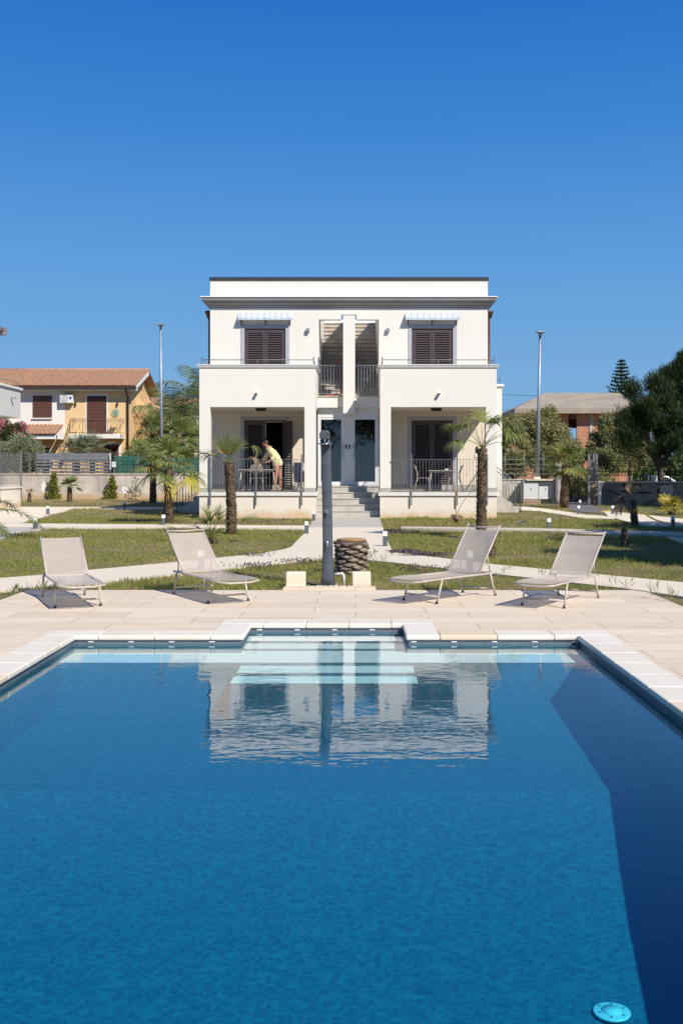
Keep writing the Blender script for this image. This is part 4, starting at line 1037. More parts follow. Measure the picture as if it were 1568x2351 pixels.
# local coordinates: x right in picture, y away from the camera, z up from the porch floor
V_ = [(0.10, 0, .90), (.04, 0, 1.02), (-.06, 0, 1.20), (-.15, 0, 1.36), (-.22, 0, 1.43), (-.275, 0, 1.49),   # 0-5 pelvis..neck top
      (-.31, -.01, 1.555), (-.325, -.01, 1.63),                                                              # 6 7 head
      (.07, -.09, .84), (.03, -.09, .46), (.01, -.08, .09), (-.07, -.10, .03), (-.14, -.105, .02),            # 8-12 near leg
      (.14, .09, .84), (.16, .10, .47), (.19, .13, .10), (.12, .10, .03), (.05, .09, .02),                     # 13-17 far leg
      (-.14, -.17, 1.36), (-.02, -.26, 1.14), (-.19, -.30, .985), (-.26, -.31, .97),                            # 18-21 near arm (bent)
      (-.17, .15, 1.38), (-.34, .20, 1.15), (-.47, .18, .93), (-.53, .17, .87)]                                # 22-25 far arm
E_ = [(0,1),(1,2),(2,3),(3,4),(4,5),(5,6),(6,7),(0,8),(8,9),(9,10),(10,11),(11,12),(0,13),(13,14),(14,15),(15,16),(16,17),(3,18),(18,19),(19,20),(20,21),(3,22),(22,23),(23,24),(24,25)]
R_ = [.135, .12, .115, .105, .055, .052, .085, .07, .095, .058, .036, .034, .018, .095, .058, .036, .034, .018, .052, .040, .026, .024, .052, .040, .026, .024]
# fingers
hands = [((-.26, -.31, .97), Vector((-.85, -.05, -.4)).normalized()), ((-.53, .17, .87), Vector((-.6, -.1, -.78)).normalized())]
for hi, (hp, hdv) in enumerate(hands):
    base = 21 if hi == 0 else 25; hp = Vector(hp); side = Vector((0, 1, 0))
    for k, (ln, off_) in enumerate(((.062, -.026), (.072, -.009), (.068, .009), (.054, .025))):
        a = hp + side * off_ + hdv * .035; b = a + hdv * ln * .6; c = b + (hdv + Vector((0, 0, -.6))).normalized() * ln * .5
        i = len(V_); V_ += [tuple(a), tuple(b), tuple(c)]; E_ += [(base, i), (i, i+1), (i+1, i+2)]; R_ += [.010, .009, .007]
    a = hp + side * (-.03) + Vector((0, 0, .01)); b = a + (hdv + side * -.8).normalized() * .04
    i = len(V_); V_ += [tuple(b), tuple(b + hdv * .03)]; E_ += [(base, i), (i, i+1)]; R_ += [.010, .008]
body = skinobj('body', V_, E_, R_, M['skin'], wp, 2)
hc = Vector((-.318, -.01, 1.60))
# face: looks down and to the left; a sculpted head over the skinned neck
def headmesh(parent):
    m = MB(); m.ball((0, 0, 0), 1, 26, 20); out = []
    for v in m.v:
        x, y, z = v; X = x * .096; Y = y * .074; Z = z * .115
        if z < 0: X *= 1 + .18 * z * (1 if x > 0 else .35); Y *= 1 + .30 * z
        # facing -x
        if x < 0:
            X -= .018 * math.exp(-((y/.16)**2 + ((z + .12)/.20)**2))            # nose
            X -= .007 * math.exp(-((y/.3)**2 + ((z + .47)/.07)**2)) + .006 * math.exp(-((y/.3)**2 + ((z + .58)/.06)**2))  # lips
            X -= .010 * math.exp(-((y/.3)**2 + ((z + .85)/.12)**2))             # chin
            X += .012 * math.exp(-(((abs(y) - .36)/.15)**2 + ((z - .07)/.11)**2)) # eye sockets
            X -= .006 * math.exp(-((abs(y)/.5)**2 + ((z - .25)/.08)**2))        # brow
        out.append((X, Y, Z))
    m.v = out
    for s in (-1, 1): m.ball((.008, s * .074, -.01), .018, 8, 6, (.8, .4, 1.3))
    return m
tilt = Matrix.Rotation(R(24), 4, 'Y') @ Matrix.Identity(4)
tilt = Matrix.Rotation(R(-24), 4, 'Y')
hm = headmesh(wp); hm.v = [tuple(hc + (tilt @ Vector(v))) for v in hm.v]
hd_ = hm.build('head', M['skin'], wp, recenter=False)
m = MB()
for s in (-1, 1): m.ball(tuple(hc + tilt @ Vector((-.083, s*.027, .008))), .0095, 8, 6)
# (eyes are one pair of small dark balls set in the sockets)
m.build('eyes', M['hair'], wp, recenter=False)
m = MB(); m.ball((0, 0, 0), 1, 24, 18); out = []; keep = []
for v in m.v:
    x, y, z = v; k_ = 1.0 + .03 * math.sin(y * 14 + z * 5)
    out.append(tuple(hc + tilt @ Vector((x * .104 * k_ + .012, y * .082 * k_, z * .118 * k_ + .010))))
fs2 = []
for f in m.f:
    c = sum((Vector(m.v[i]) for i in f), Vector()) / len(f)
    if c.x > -.45 + .0 * c.z and (c.z > -.25 or c.x > .25) or c.z > .55: fs2.append(f)
m.v = out; m.f = fs2; m.s = [True] * len(fs2)
hr = m.build('hair', M['hair'], wp, recenter=False)
m = MB(); bc = hc + tilt @ Vector((.055, 0, .135)); m.ball(tuple(bc), .048, 12, 8, (1, 1, .85)); m.build('hair_bun', M['hair'], hr, recenter=False)
m = MB(); q_ = hc + tilt @ Vector((.045, 0, .105)); m.lathe([(.03, -.012), (.042, 0), (.03, .012)], 14, tuple(q_)); m.build('hair_tie', M['red'], hr, recenter=False)
# shirt: loose, open neck, sleeves to the forearm, longer hem at the front
Vs = [(.12, 0, .80), (.09, 0, .95), (.01, 0, 1.10), (-.08, 0, 1.26), (-.16, 0, 1.39), (-.20, 0, 1.425),
      (-.13, -.18, 1.35), (-.01, -.27, 1.14), (-.13, -.305, 1.03), (-.16, .16, 1.37), (-.33, .205, 1.15), (-.42, .195, 1.01)]
Es = [(0,1),(1,2),(2,3),(3,4),(4,5),(4,6),(6,7),(7,8),(4,9),(9,10),(10,11)]
Rs = [(.185,.20), (.175,.185), (.165,.175), (.15,.165), (.12,.14), (.07,.075), .085, .078, .062, .085, .075, .062]
sh = skinobj('shirt', Vs, Es, Rs, M['shirt'], wp, 3)
import mathutils
me = sh.data
for v in me.vertices:   # folds and an uneven shirt tail
    c = v.co; f_ = .008 * math.sin(c.x * 38 + c.z * 22) + .007 * math.sin(c.y * 40 - c.z * 30)
    v.co += v.normal * f_
    if c.z < .82: v.co.z -= .10 * max(0, -(c.x - .12)) / .18 * 1.2;
m = MB()
for s in (-1, 1):
    m.add([tuple(Vector(p)) for p in ((-.20, s*.03, 1.53), (-.12, s*.10, 1.50), (-.16, s*.12, 1.42), (-.27, s*.05, 1.37), (-.285, s*.02, 1.42))], [(0,1,2,3,4)])
cl = m.build('collar', M['shirt'], sh, recenter=False); sm_ = cl.modifiers.new('s', 'SOLIDIFY'); sm_.thickness = .008
# ================================================================ VEGETATION
def inpoly(P, poly):
    x, y = P[:, 0], P[:, 1]; r = np.zeros(len(P), bool); n = len(poly)
    for i in range(n):
        x0, y0 = poly[i]; x1, y1 = poly[(i+1) % n]
        c = ((y0 > y) != (y1 > y)) & (x < (x1 - x0) * (y - y0) / ((y1 - y0) if y1 != y0 else 1e-9) + x0); r ^= c
    return r
def vnoise(P, s, seed=0):
    q = P * s; v = 0
    for k in range(4):
        a = 1.7 * k + seed; v = v + np.sin(q[:, 0] * (1 + .7*k) * math.cos(a) + q[:, 1] * (1 + .7*k) * math.sin(a) + a * 5 + 1.3*np.sin(q[:, 1] * .6 + a)) / (1 + .5*k)
    return v / 2.2
# grass: blade counts fall with distance
allP, allL, allW = [], [], []
for y0, y1, n in ((11, 15, 30000), (13.3, 18, 95000), (18, 26, 130000), (26, 34, 85000), (34, 46, 34000), (46, 58, 20000)):
    hw0, hw1 = y1 * .345 + 2.2, y1 * .325 + 2.2; n = int(n * 1.25)
    P = np.stack([rng.uniform(-hw0, hw1, n), rng.uniform(y0, y1, n)], 1)
    k = (P[:, 0] > DX0) & (P[:, 0] < DX1) & (P[:, 1] < DYF + .01); P = P[~k]
    k = (P[:, 1] > 50.5) & (P[:, 0] > 4); P = P[~k]
    for b_ in BLOCK: P = P[~inpoly(P, b_)]
    nv = vnoise(P, 1.6, 2); keep = rng.random(len(P)) < np.clip(.75 + .5 * nv, .25, 1); P, nv = P[keep], nv[keep]
    allP.append(P); dist = P[:, 1]
    allL.append(rng.uniform(.04, .10, len(P)) * (1 + .35 * nv) * np.clip(dist / 30, .8, 1.15)); allW.append(.006 * np.clip(dist / 14, 1, 3.2))
P = np.concatenate(allP); L = np.concatenate(allL); W_ = np.concatenate(allW); n = len(P)
tall = rng.random(n) < .012; L = np.where(tall, L * 2.0, L)
P3 = np.column_stack([P, np.full(n, GZ)]); D = rng.normal(0, .42, (n, 3)); D[:, 2] = 1
Wd = np.column_stack([np.zeros((n, 2)), np.zeros(n)]); ang = rng.uniform(0, math.pi, n); Wd = np.column_stack([np.cos(ang), np.sin(ang), np.zeros(n)])
nv2 = vnoise(P, .8, 9) + .6 * vnoise(P, 3.1, 4)
pd = np.clip((nv2 - .35) * .9, .06, .75); strip = (np.abs(P[:, 0]) < 5.6) & (P[:, 1] > 28.5) & (P[:, 1] < 33.6); pd = np.where(strip, np.maximum(pd, .62 - .25 * np.abs(P[:, 1] - 31)), pd)
isd = rng.random(n) < pd; gv = np.where(isd, rng.uniform(.9, 1.0, n), np.clip(rng.random(n) * .75 + .12 * vnoise(P, 1.1, 6), 0, .86)); L = np.where(isd, L * .7, L)
meta(quads('grass', P3, D, Wd, L, W_, M['grass'], var=gv, fold=.12), 'rough green and straw coloured lawn grass around the paths', 'grass', kind='stuff')
# purple ground-cover flowers
def flowers(name, spots, label, mat='flower_purple', h=.07):
    P = []
    for x, y, rx, ry, k in spots:
        k = int(k * .45); c = G(x, y); a = rng.normal(0, 1, (k, 2)) * .5; P.append(np.column_stack([c.x + a[:, 0] * rx * c.y / F, c.y + a[:, 1] * ry, np.full(k, GZ + .01)]))
    P = np.concatenate(P); n = len(P); D = rng.normal(0, .6, (n, 3)); D[:, 2] = 1
    P[:, 2] += rng.uniform(0, h, n)
    return meta(quads(name, P, D, rng.normal(0, 1, (n, 3)), .035, .03, M[mat]), label, 'flowers', kind='stuff')
flowers('purple_flowers', [(930, 1270, 40, .12, 900), (975, 1277, 60, .12, 900), (905, 1222, 25, .5, 500), (940, 1224, 40, .4, 400), (325, 1199, 40, .35, 700), (480, 1203, 70, .35, 500), (595, 1201, 60, .35, 400), (640, 1196, 60, .5, 300),
    (590, 1303, 60, .25, 300), (690, 1293, 50, .35, 300), (30, 1232, 50, .4, 350), (580, 1278, 40, .2, 200), (1290, 1232, 60, .5, 300), (960, 1310, 90, .5, 350), (1340, 1183, 30, .5, 200)], 'low purple flowers scattered along the edges of the paths')
# tall weeds
def weeds(pts):
    P, D, L, W2 = [], [], [], []
    for (x, y, h, k) in pts:
        c = G(x, y)
        for i in range(k):
            P.append((c.x + random.gauss(0, .03), c.y + random.gauss(0, .03), GZ + random.uniform(0, h * .7))); D.append((random.gauss(0, .5), random.gauss(0, .5), 1)); L.append(random.uniform(.04, .11) + h * .3); W2.append(.012)
    n = len(P); return meta(quads('weeds', np.array(P), np.array(D), rng.normal(0, 1, (n, 3)), np.array(L), np.array(W2), M['leaf_pepper']), 'loose tufts of taller weeds beside the paths and the deck edge', 'weeds', kind='stuff')
weeds([(x_, y_, h_ * .8, int(k_ * .6)) for x_, y_, h_, k_ in [(855, 1296, .35, 30), (880, 1302, .3, 24), (1120, 1300, .2, 18), (1165, 1320, .25, 18), (1240, 1330, .2, 16), (1500, 1375, .3, 24), (1540, 1380, .25, 20), (473, 1345, .16, 30), (285, 1340, .1, 20), (100, 1350, .12, 25), (140, 1342, .1, 25),
       (1405, 1345, .22, 18), (1440, 1352, .2, 20), (745, 1290, .2, 15), (1035, 1312, .18, 16), (870, 1188, .12, 20), (795, 1188, .1, 0), (560, 1188, .12, 20), (690, 1188, .1, 18), (980, 1190, .12, 22), (1080, 1192, .1, 18), (40, 1357, .1, 30)]])
# ---- palms
def bend(p, d, L, droop, n=6):
    pts = [Vector(p)]; d = Vector(d).normalized()
    for i in range(n):
        d = (d + Vector((0, 0, -droop / n))).normalized(); pts.append(pts[-1] + d * L / n)
    return pts, d
def ribbon(mb, pts, w0, w1, side, var=None, tip=True):
    n = len(pts); vs = []
    for i, p in enumerate(pts):
        w = w0 + (w1 - w0) * i / (n - 1)
        if tip and i == n - 1: w = .001
        vs += [p - side * w / 2, p + side * w / 2]
    mb.add(vs, [(2*i, 2*i+1, 2*i+3, 2*i+2) for i in range(n-1)], False, var)
def fan_leaf(mb, p, d, pet, rad, n=22, droop=.5, spread=115, hang=.5, v0=None, wd=1.0):
    pts, dd = bend(p, d, pet, droop)
    mb.tube(pts, [.010 - .006 * i / 6 for i in range(7)], 4, cap=False)
    q = pts[-1]; side = dd.cross(Vector((0, 0, 1)))
    if side.length < .05: side = Vector((1, 0, 0))
    side.normalize(); side = (side + Vector((random.gauss(0, .2), random.gauss(0, .2), random.gauss(0, .25)))).normalized()
    nrm = side.cross(dd).normalized(); v0 = random.random() if v0 is None else v0
    for k in range(n):
        a = R(-spread + 2 * spread * (k + random.uniform(-.35, .35)) / (n - 1)); u = (dd * math.cos(a) + side * math.sin(a)).normalized()
        u = (u + nrm * .12 * random.random()).normalized()
        L = rad * (.72 + .28 * math.cos(a * .8)) * random.uniform(.85, 1.08)
        lp = [q]; du = Vector(u)
        for s_ in range(4):
            du = (du + Vector((0, 0, -hang * (s_ + .4) / 5 * random.uniform(.7, 1.3)))).normalized(); lp.append(lp[-1] + du * L / 4)
        w2 = du.cross(nrm);  w2 = (u.cross(nrm)).normalized()
        w = rad * .085 * wd
        ribbon(mb, lp, w, w * .5, w2, min(.999, max(0, v0 * .75 + random.random() * .35)))
def trunk_mesh(mb, base, top, r0, r1, scales=True, bow=.0, step=.05, per=9, tuft=.05):
    base, top = Vector(base), Vector(top); L = (top - base).length; n = 10
    pts = [base.lerp(top, i / n) + Vector((bow * math.sin(math.pi * i / n), 0, 0)) for i in range(n+1)]
    rr = [(r0 + (r1 - r0) * i / n) * random.uniform(.94, 1.04) for i in range(n+1)]
    mb.tube(pts, rr, 14)
    if scales:
        rows = int(L / step)
        for j in range(rows):
            f = (j + .5) / rows; c = base.lerp(top, f) + Vector((bow * math.sin(math.pi * f), 0, 0)); rad = r0 + (r1 - r0) * f
            for k in range(per):
                a = 2*math.pi*(k + .5*(j % 2) + random.uniform(-.25, .25)) / per
                o = Vector((math.cos(a), math.sin(a), 0)); t_ = Vector((-math.sin(a), math.cos(a), 0))
                p = c + o * rad * .97; w = rad * .42 * random.uniform(.7, 1.2); h = tuft * random.uniform(.6, 1.3)
                up = Vector((0, 0, 1)) * h + o * h * random.uniform(.3, .9)
                mb.add([p - t_*w, p + t_*w, p + t_*w*.3 + up, p - t_*w*.3 + up, p + o*.0 - Vector((0, 0, h*.5))], [(0, 1, 2, 3), (0, 4, 1)])
def fan_palm(name, label, base, h, r0, r1, nleaf, pet, rad, lean=(0, 0), elev=(80, -20), droop=.6, hang=.6, mats='leaf_palm', seed=1, extra=(), cat='palm tree', group=None, spread=115, tuft=.05, wd=1.0, nl=22, bow=0):
    random.seed(seed)
    t = thing(name, label, cat, base, 0, group)
    top = Vector((lean[0], lean[1], h)); mb = MB()
    trunk_mesh(mb, (0, 0, -.05), top, r0, r1, bow=bow, tuft=tuft); mb.build('trunk', M['palm_bark'], t)
    mb = MB()
    for k in range(nleaf):
        a = k * 2.399963 + random.uniform(-.3, .3); e_ = R(elev[0] + (elev[1] - elev[0]) * ((k + .5) / nleaf) + random.uniform(-8, 8))
        d = Vector((math.cos(a) * math.cos(e_), math.sin(a) * math.cos(e_), math.sin(e_)))
        fan_leaf(mb, top, d, pet * random.uniform(.8, 1.15), rad * random.uniform(.85, 1.1), nl, droop, spread, hang, None, wd)
    if mb.v: mb.build('crown', M[mats], t)
    for (az_, e_, pt, rd, dr, hg, mt, nm) in extra:
        mb = MB(); d = Vector((math.cos(R(az_)) * math.cos(R(e_)), math.sin(R(az_)) * math.cos(R(e_)), math.sin(R(e_))))
        fan_leaf(mb, top, d, pt, rd, nl, dr, spread, hg, None, wd); mb.build(nm, M[mt], t)
    return t
# big fan palm left of the villa
c = G(388, 1201)
fan_palm('fan_palm', 'big fan palm left of the villa with yellowing drooping fronds and a thick trunk', c, PZ(1078, c.y), .13, .115, 17, .62, .66, (0, 0), (86, -5), .45, .6, seed=3, tuft=.07, wd=.75,
   extra=[(-72, -35, .42, .62, 1.2, 1.0, 'leaf_yellow', 'yellow_frond'), (-20, 5, .75, .75, .7, .9, 'leaf_yellow', 'yellow_frond'), (8, 15, .8, .7, .8, .8, 'leaf_palm', 'frond'), (172, 5, .6, .7, .6, .8, 'leaf_palm', 'frond')])
c = G(352, 1153)
fan_palm('fan_palm', 'dark shaded fan palm standing behind the big yellowing palm against the wall', c, 2.35, .15, .13, 20, .7, .7, (0, 0), (85, -25), .5, .6, seed=5, tuft=.08)
# palm in front of the left porch
c = G(531, 1226)
fan_palm('fan_palm', 'thin crowned palm in front of the left porch with one dead hanging frond', c, PZ(1064, c.y), .118, .10, 0, .4, .5, (-.06, 0), (86, 40), .3, .3, seed=8, tuft=.06,
   extra=[(80, 84, .20, .62, .2, .3, 'leaf_palm', 'frond'), (195, 66, .24, .62, .3, .4, 'leaf_palm', 'frond'), (-20, 68, .26, .60, .3, .45, 'leaf_palm', 'frond'), (-100, 76, .2, .56, .3, .35, 'leaf_palm', 'frond'), (150, 74, .24, .6, .3, .35, 'leaf_palm', 'frond'), (40, 74, .24, .6, .3, .4, 'leaf_palm', 'frond'),
          (178, 40, .46, .50, .5, .8, 'leaf_palm', 'frond'), (4, 60, .66, .48, .9, 2.4, 'leaf_palm', 'drooping_frond'), (-10, 26, .50, .52, .35, 1.9, 'leaf_dry', 'dead_frond'), (200, 52, .3, .5, .5, .6, 'leaf_palm', 'frond')], spread=48, bow=.03, wd=.5, nl=17)
# palm in front of the right porch
c = G(1103.5, 1236)
fan_palm('fan_palm', 'tall straight palm with drooping fans in front of the right porch', c, PZ(1030, c.y), .112, .098, 0, .6, .5, (.03, 0), (86, 40), .3, .3, seed=12, tuft=.045,
   extra=[(185, 62, .74, .56, .9, 1.2, 'leaf_palm', 'frond'), (170, 76, .66, .52, .8, 1.1, 'leaf_palm', 'frond'), (95, 84, .62, .46, .4, .9, 'leaf_palm', 'frond'), (-8, 62, .74, .62, .9, 1.2, 'leaf_palm', 'frond'), (12, 52, .78, .62, 1.0, 1.3, 'leaf_palm', 'frond'),
          (-60, 72, .66, .50, .8, 1.1, 'leaf_palm', 'frond'), (215, 66, .66, .52, .9, 1.2, 'leaf_palm', 'frond'), (30, 74, .64, .5, .9, 1.1, 'leaf_palm', 'frond'), (-20, 40, .6, .46, .9, 1.2, 'leaf_dry', 'dead_frond'), (195, 48, .62, .5, 1.0, 1.4, 'leaf_palm', 'frond'), (-30, 56, .7, .56, 1.0, 1.3, 'leaf_palm', 'frond')], spread=78, nl=26, wd=.75)
# small dead trunk behind the lounger
c = G(1126, 1277)
fan_palm('dead_palm_trunk', 'short dead brown palm trunk without leaves behind the lounger by the path', c, .42, .075, .06, 0, .2, .2, seed=14, tuft=.06, cat='dead palm')
# left wall small palm
c = G(161, 1152)
fan_palm('fan_palm', 'young fan palm with a neat crown in front of the left boundary wall', c, .72, .125, .11, 14, .34, .42, (0, 0), (80, 5), .25, .35, seed=17, tuft=.05, spread=70)
c = G(68, 1153)
fan_palm('dead_palm_trunk', 'small withered brown palm near the left railing', c, .45, .1, .06, 4, .15, .25, (.03, 0), (80, 40), .5, .8, 'leaf_dry', seed=18, cat='dead palm')
# gate palm
c = G(1295, 1166)
fan_palm('fan_palm', 'palm with a shaggy brown trunk beside the sliding gate', c, PZ(1070, c.y), .16, .14, 20, .55, .68, (.05, 0), (86, -15), .5, .6, seed=21, tuft=.09)
# dead-topped palm at right
c = G(1457.6, 1208)
fan_palm('fan_palm', 'dark trunked palm with withered straw leaves on the right lawn', c, PZ(1150, c.y), .10, .085, 0, .2, .4, (-.08, 0), (80, 0), .6, .9, seed=23, tuft=.05, spread=40, nl=16,
   extra=[(190, 30, .28, .5, 1.2, 1.2, 'leaf_dry', 'dead_frond'), (175, 55, .22, .45, .9, 1.3, 'leaf_dry', 'dead_frond'), (230, 45, .2, .45, 1.4, 1.6, 'leaf_dry', 'dead_frond'), (100, 85, .15, .38, .2, .3, 'leaf_dry', 'dead_frond')])
c = G(1541, 1181)
fan_palm('dwarf_palm', 'low yellow green dwarf palm by the shaded wall at right', c, .15, .12, .12, 14, .35, .45, (0, 0), (80, 5), .4, .5, 'leaf_yellow', seed=25)
c = G(1432, 1252)
fan_palm('dead_palm_trunk', 'short blackish palm stub in the shaded right lawn', c, .34, .075, .05, 3, .1, .12, (0, 0), (80, 50), .3, .4, 'leaf_dry', seed=26, cat='dead palm')
for (x, y, hgt, lb, sd) in ((1247, 1153, 0, 0, 0), ):
    pass
# spiky palm bush left of the porch palm
c = G(487, 1246)
fan_palm('dwarf_palm', 'low spiky palm bush behind the second lounger', c, .10, .09, .08, 16, .42, .36, (0, 0), (85, 12), .35, .35, seed=29, spread=38, nl=11, wd=.6,
   extra=[(170, 22, .8, .55, .25, .25, 'leaf_palm', 'frond'), (150, 35, .7, .5, .2, .25, 'leaf_palm', 'frond'), (15, 35, .7, .5, .2, .25, 'leaf_palm', 'frond')])
# withered sapling in front of the right plinth
c = G(1046, 1201)
t = thing('dead_shrub', 'withered little palm with long bare arching stalks before the right plinth', 'dead plant', c); random.seed(31)
mb = MB()
for k in range(6): mb.tube([(random.gauss(0, .04), random.gauss(0, .04), -.02), (random.gauss(0, .05), random.gauss(0, .05), .25)], .03, 5)
mb.build('stem_base', M['palm_bark'], t)
for dx, top_, dr in ((-.02, .95, .0), (.06, .92, .15), (1.0, .95, .9), (.05, .6, .1)):
    mb = MB(); pts = [Vector((0, 0, .1))] + [Vector((dx * (k/6)**1.4, .02*k, .1 + top_ * math.sin(k / 6 * math.pi * .5 * (1 + dr * .15)))) for k in range(1, 7)]
    mb.tube(pts, .008, 4); ribbon(mb, [pts[-1], pts[-1] + Vector((.12 + dx*.1, 0, -.02)), pts[-1] + Vector((.2 + dx*.15, 0, -.15))], .03, .01, Vector((0, 1, 0))); mb.build('stalk', M['leaf_dry'], t)
mb = MB()
for k in range(8):
    a = random.uniform(0, 6.28); fan_leaf(mb, (0, 0, .15), (math.cos(a), math.sin(a), .9), .1, .2, 7, .6, 40, .9)
mb.build('dry_leaves', M['leaf_dry'], t)
# ---- feather leaves
def feather(mb, p, d, L, droop, wid, n=34, hang=.6, v0=.5, w=.022):
    pts, dd = bend(p, d, L, droop, 12); mb.tube(pts, [.014 - .011 * i / 12 for i in range(13)], 4, cap=False)
    for k in range(n):
        f = .12 + .87 * k / n; i = min(11, int(f * 12)); q = pts[i].lerp(pts[i+1], f * 12 - i); tg = (pts[i+1] - pts[i]).normalized()
        side = tg.cross(Vector((0, 0, 1))); side = side.normalized() if side.length > .05 else Vector((1, 0, 0))
        for s in (-1, 1):
            u = (side * s * .8 + tg * .65 + Vector((random.gauss(0, .12), random.gauss(0, .12), random.gauss(.1, .12)))).normalized()
            LL = wid * (1 - .75 * abs(f - .45) ** 1.5) * random.uniform(.85, 1.1); lp = [q]; du = u
            for s_ in range(3):
                du = (du + Vector((0, 0, -hang * random.uniform(.7, 1.3) * (s_ + .5) / 3))).normalized(); lp.append(lp[-1] + du * LL / 3)
            ribbon(mb, lp, w, w * .6, tg, min(.99, max(0, v0 + random.gauss(0, .2))))
# foreground frond at the left frame edge: a small feather palm just outside the picture
c = Vector((PX(-62, 24), 24, 0)); random.seed(41)
t = thing('feather_palm', 'feather palm at the left edge, its frond arching down over the forecourt', 'palm tree', (c.x, c.y, 0))
mb = MB(); trunk_mesh(mb, (0, 0, -.05), (0, 0, .35), .14, .12); mb.build('trunk', M['palm_bark'], t)
mb = MB()
for a, e_, L_ in ((2, 47, 1.85), (-12, 30, 1.2), (60, 60, 1.5), (120, 50, 1.4), (185, 45, 1.5), (240, 55, 1.3), (300, 70, 1.4)):
    feather(mb, (0, 0, .35), (math.cos(R(a)) * math.cos(R(e_)), math.sin(R(a)) * math.cos(R(e_)), math.sin(R(e_))), L_, 1.9, .36, 44, .3, w=.032)
mb.build('crown', M['leaf_feather'], t)
# two tall feather palms between the neighbour's house and the villa
for (x, ytop, Y, sd, lb, nf, LL) in ((404, 985, 66, 43, 'tall feather palm with arching fronds next to the yellow house gable', 17, 4.3), (462, 935, 71, 44, 'taller feather palm with drooping fronds half hidden by the villa', 20, 4.6)):
    random.seed(sd); zt = PZ(ytop - 8, Y)
    t = thing('feather_palm', lb, 'palm tree', (PX(x, Y), Y, 0))
    mb = MB(); trunk_mesh(mb, (0, 0, 0), (0, 0, zt), .22, .16, scales=False); mb.build('trunk', M['bark'], t)
    mb = MB()
    for k in range(nf):
        a = k * 2.4 + random.uniform(-.2, .2); e_ = R(80 - 75 * (k / nf)); feather(mb, (0, 0, zt), (math.cos(a)*math.cos(e_), math.sin(a)*math.cos(e_), math.sin(e_)), LL * random.uniform(.8, 1.05), 1.9, 1.15, 42, 1.1, .35, w=.055)
    mb.build('crown', M['leaf_feather'], t)
# fan palms behind the wall
for x, y, Y, sd, rr, lb in ((352, 985, 62.5, 51, 1.25, 'mid green fan palm behind the wall next to the lamp post'), (408, 1000, 63, 52, 1.45, 'broad fan palm behind the hedge right of the lamp post'), (320, 1035, 60.5, 53, .9, 'low fan palm by the air conditioner of the yellow house'), (440, 1010, 64, 54, 1.2, 'fan palm tucked behind the hedge beside the villa'),
                            (178, 1035, 61.3, 55, 1.2, 'grey green fan palm in front of the balcony of the yellow house'), (213, 1033, 61.6, 56, 1.3, 'second grey green fan palm below the balcony of the yellow house')):
    mt_ = 'leaf_round' if x < 250 else 'leaf_palm'
    z = PZ(y, Y) - .1
    fan_palm('fan_palm', lb, (PX(x, Y), Y, 0), max(z, .6), .16, .14, 20, rr * .55, rr * .62, (0, 0), (88, -10), .5, .45, mats=mt_, seed=sd, nl=18, wd=.9)
# ---- leafy masses
def blobs_to_points(blobs, n, shell=.55, seed=0):
    r = np.random.default_rng(seed); vol = np.array([b[3] * b[4] * b[5] for b in blobs]) ** .8; pr = vol / vol.sum()
    idx = r.choice(len(blobs), n, p=pr); B = np.array(blobs)[idx]
    u = r.normal(0, 1, (n, 3)); u /= np.linalg.norm(u, axis=1, keepdims=True)
    rad = (shell + (1 - shell) * r.random(n)) * (1 + .18 * np.sin(u[:, 0] * 7 + idx) * np.cos(u[:, 2] * 6 + idx * 2))
    return B[:, :3] + u * rad[:, None] * B[:, 3:6], u, idx, r
def leafmass(name, mat, blobs, n, L, W, parent=None, up=.3, seed=0, kind=None, out=.8, spread=.6, var_bias=.0, shell=.5):
    P, u, idx, r = blobs_to_points(blobs, n, shell, seed)
    D = u * out + r.normal(0, spread, (n, 3)); D[:, 2] += up
    var = np.clip(r.random(n) * .8 + .1 + var_bias * np.sin(idx * 12.9), 0, 1)
    return quads(name, P, D, r.normal(0, 1, (n, 3)), L * r.uniform(.6, 1.3, n), W * r.uniform(.7, 1.3, n), M[mat], parent, var)
def make_blobs(c, R_, n, r0, r1, seed, flat=1.0, zmin=None):
    r = random.Random(seed); out = []
    for i in range(n):
        while True:
            p = [r.uniform(-1, 1) for _ in range(3)]
            if p[0]**2 + p[1]**2 + p[2]**2 < 1: break
        q = [c[k] + p[k] * R_[k] for k in range(3)]; s = r.uniform(r0, r1)
        if zmin is not None: q[2] = max(q[2], zmin)
        out.append((*q, s, s, s * flat))
    return out
def tree(name, label, cat, base, blobs, n, L, W, mat, trunk=.18, limbs=6, up=.3, seed=0, group=None, bark='bark', **kw):
    t = thing(name, label, cat, base, 0, group); random.seed(seed)
    cz = sum(b[2] for b in blobs) / len(blobs); cx = sum(b[0] for b in blobs) / len(blobs)
    mb = MB(); mid = Vector((cx * .3, 0, cz * .45)); mb.tube([(0, 0, -.1), tuple(mid * .5 + Vector((.05, 0, 0))), tuple(mid)], [trunk, trunk * .8, trunk * .65], 10)
    for b in random.sample(blobs, min(limbs, len(blobs))):
        e_ = Vector(b[:3]); m_ = mid.lerp(e_, .5) + Vector((0, 0, .15)); mb.tube([tuple(mid * .93), tuple(m_), tuple(e_)], [trunk * .5, trunk * .3, trunk * .12], 6)
    mb.build('trunk', M[bark], t)
    leafmass('crown', mat, blobs, n, L, W, t, up, seed, **kw); return t
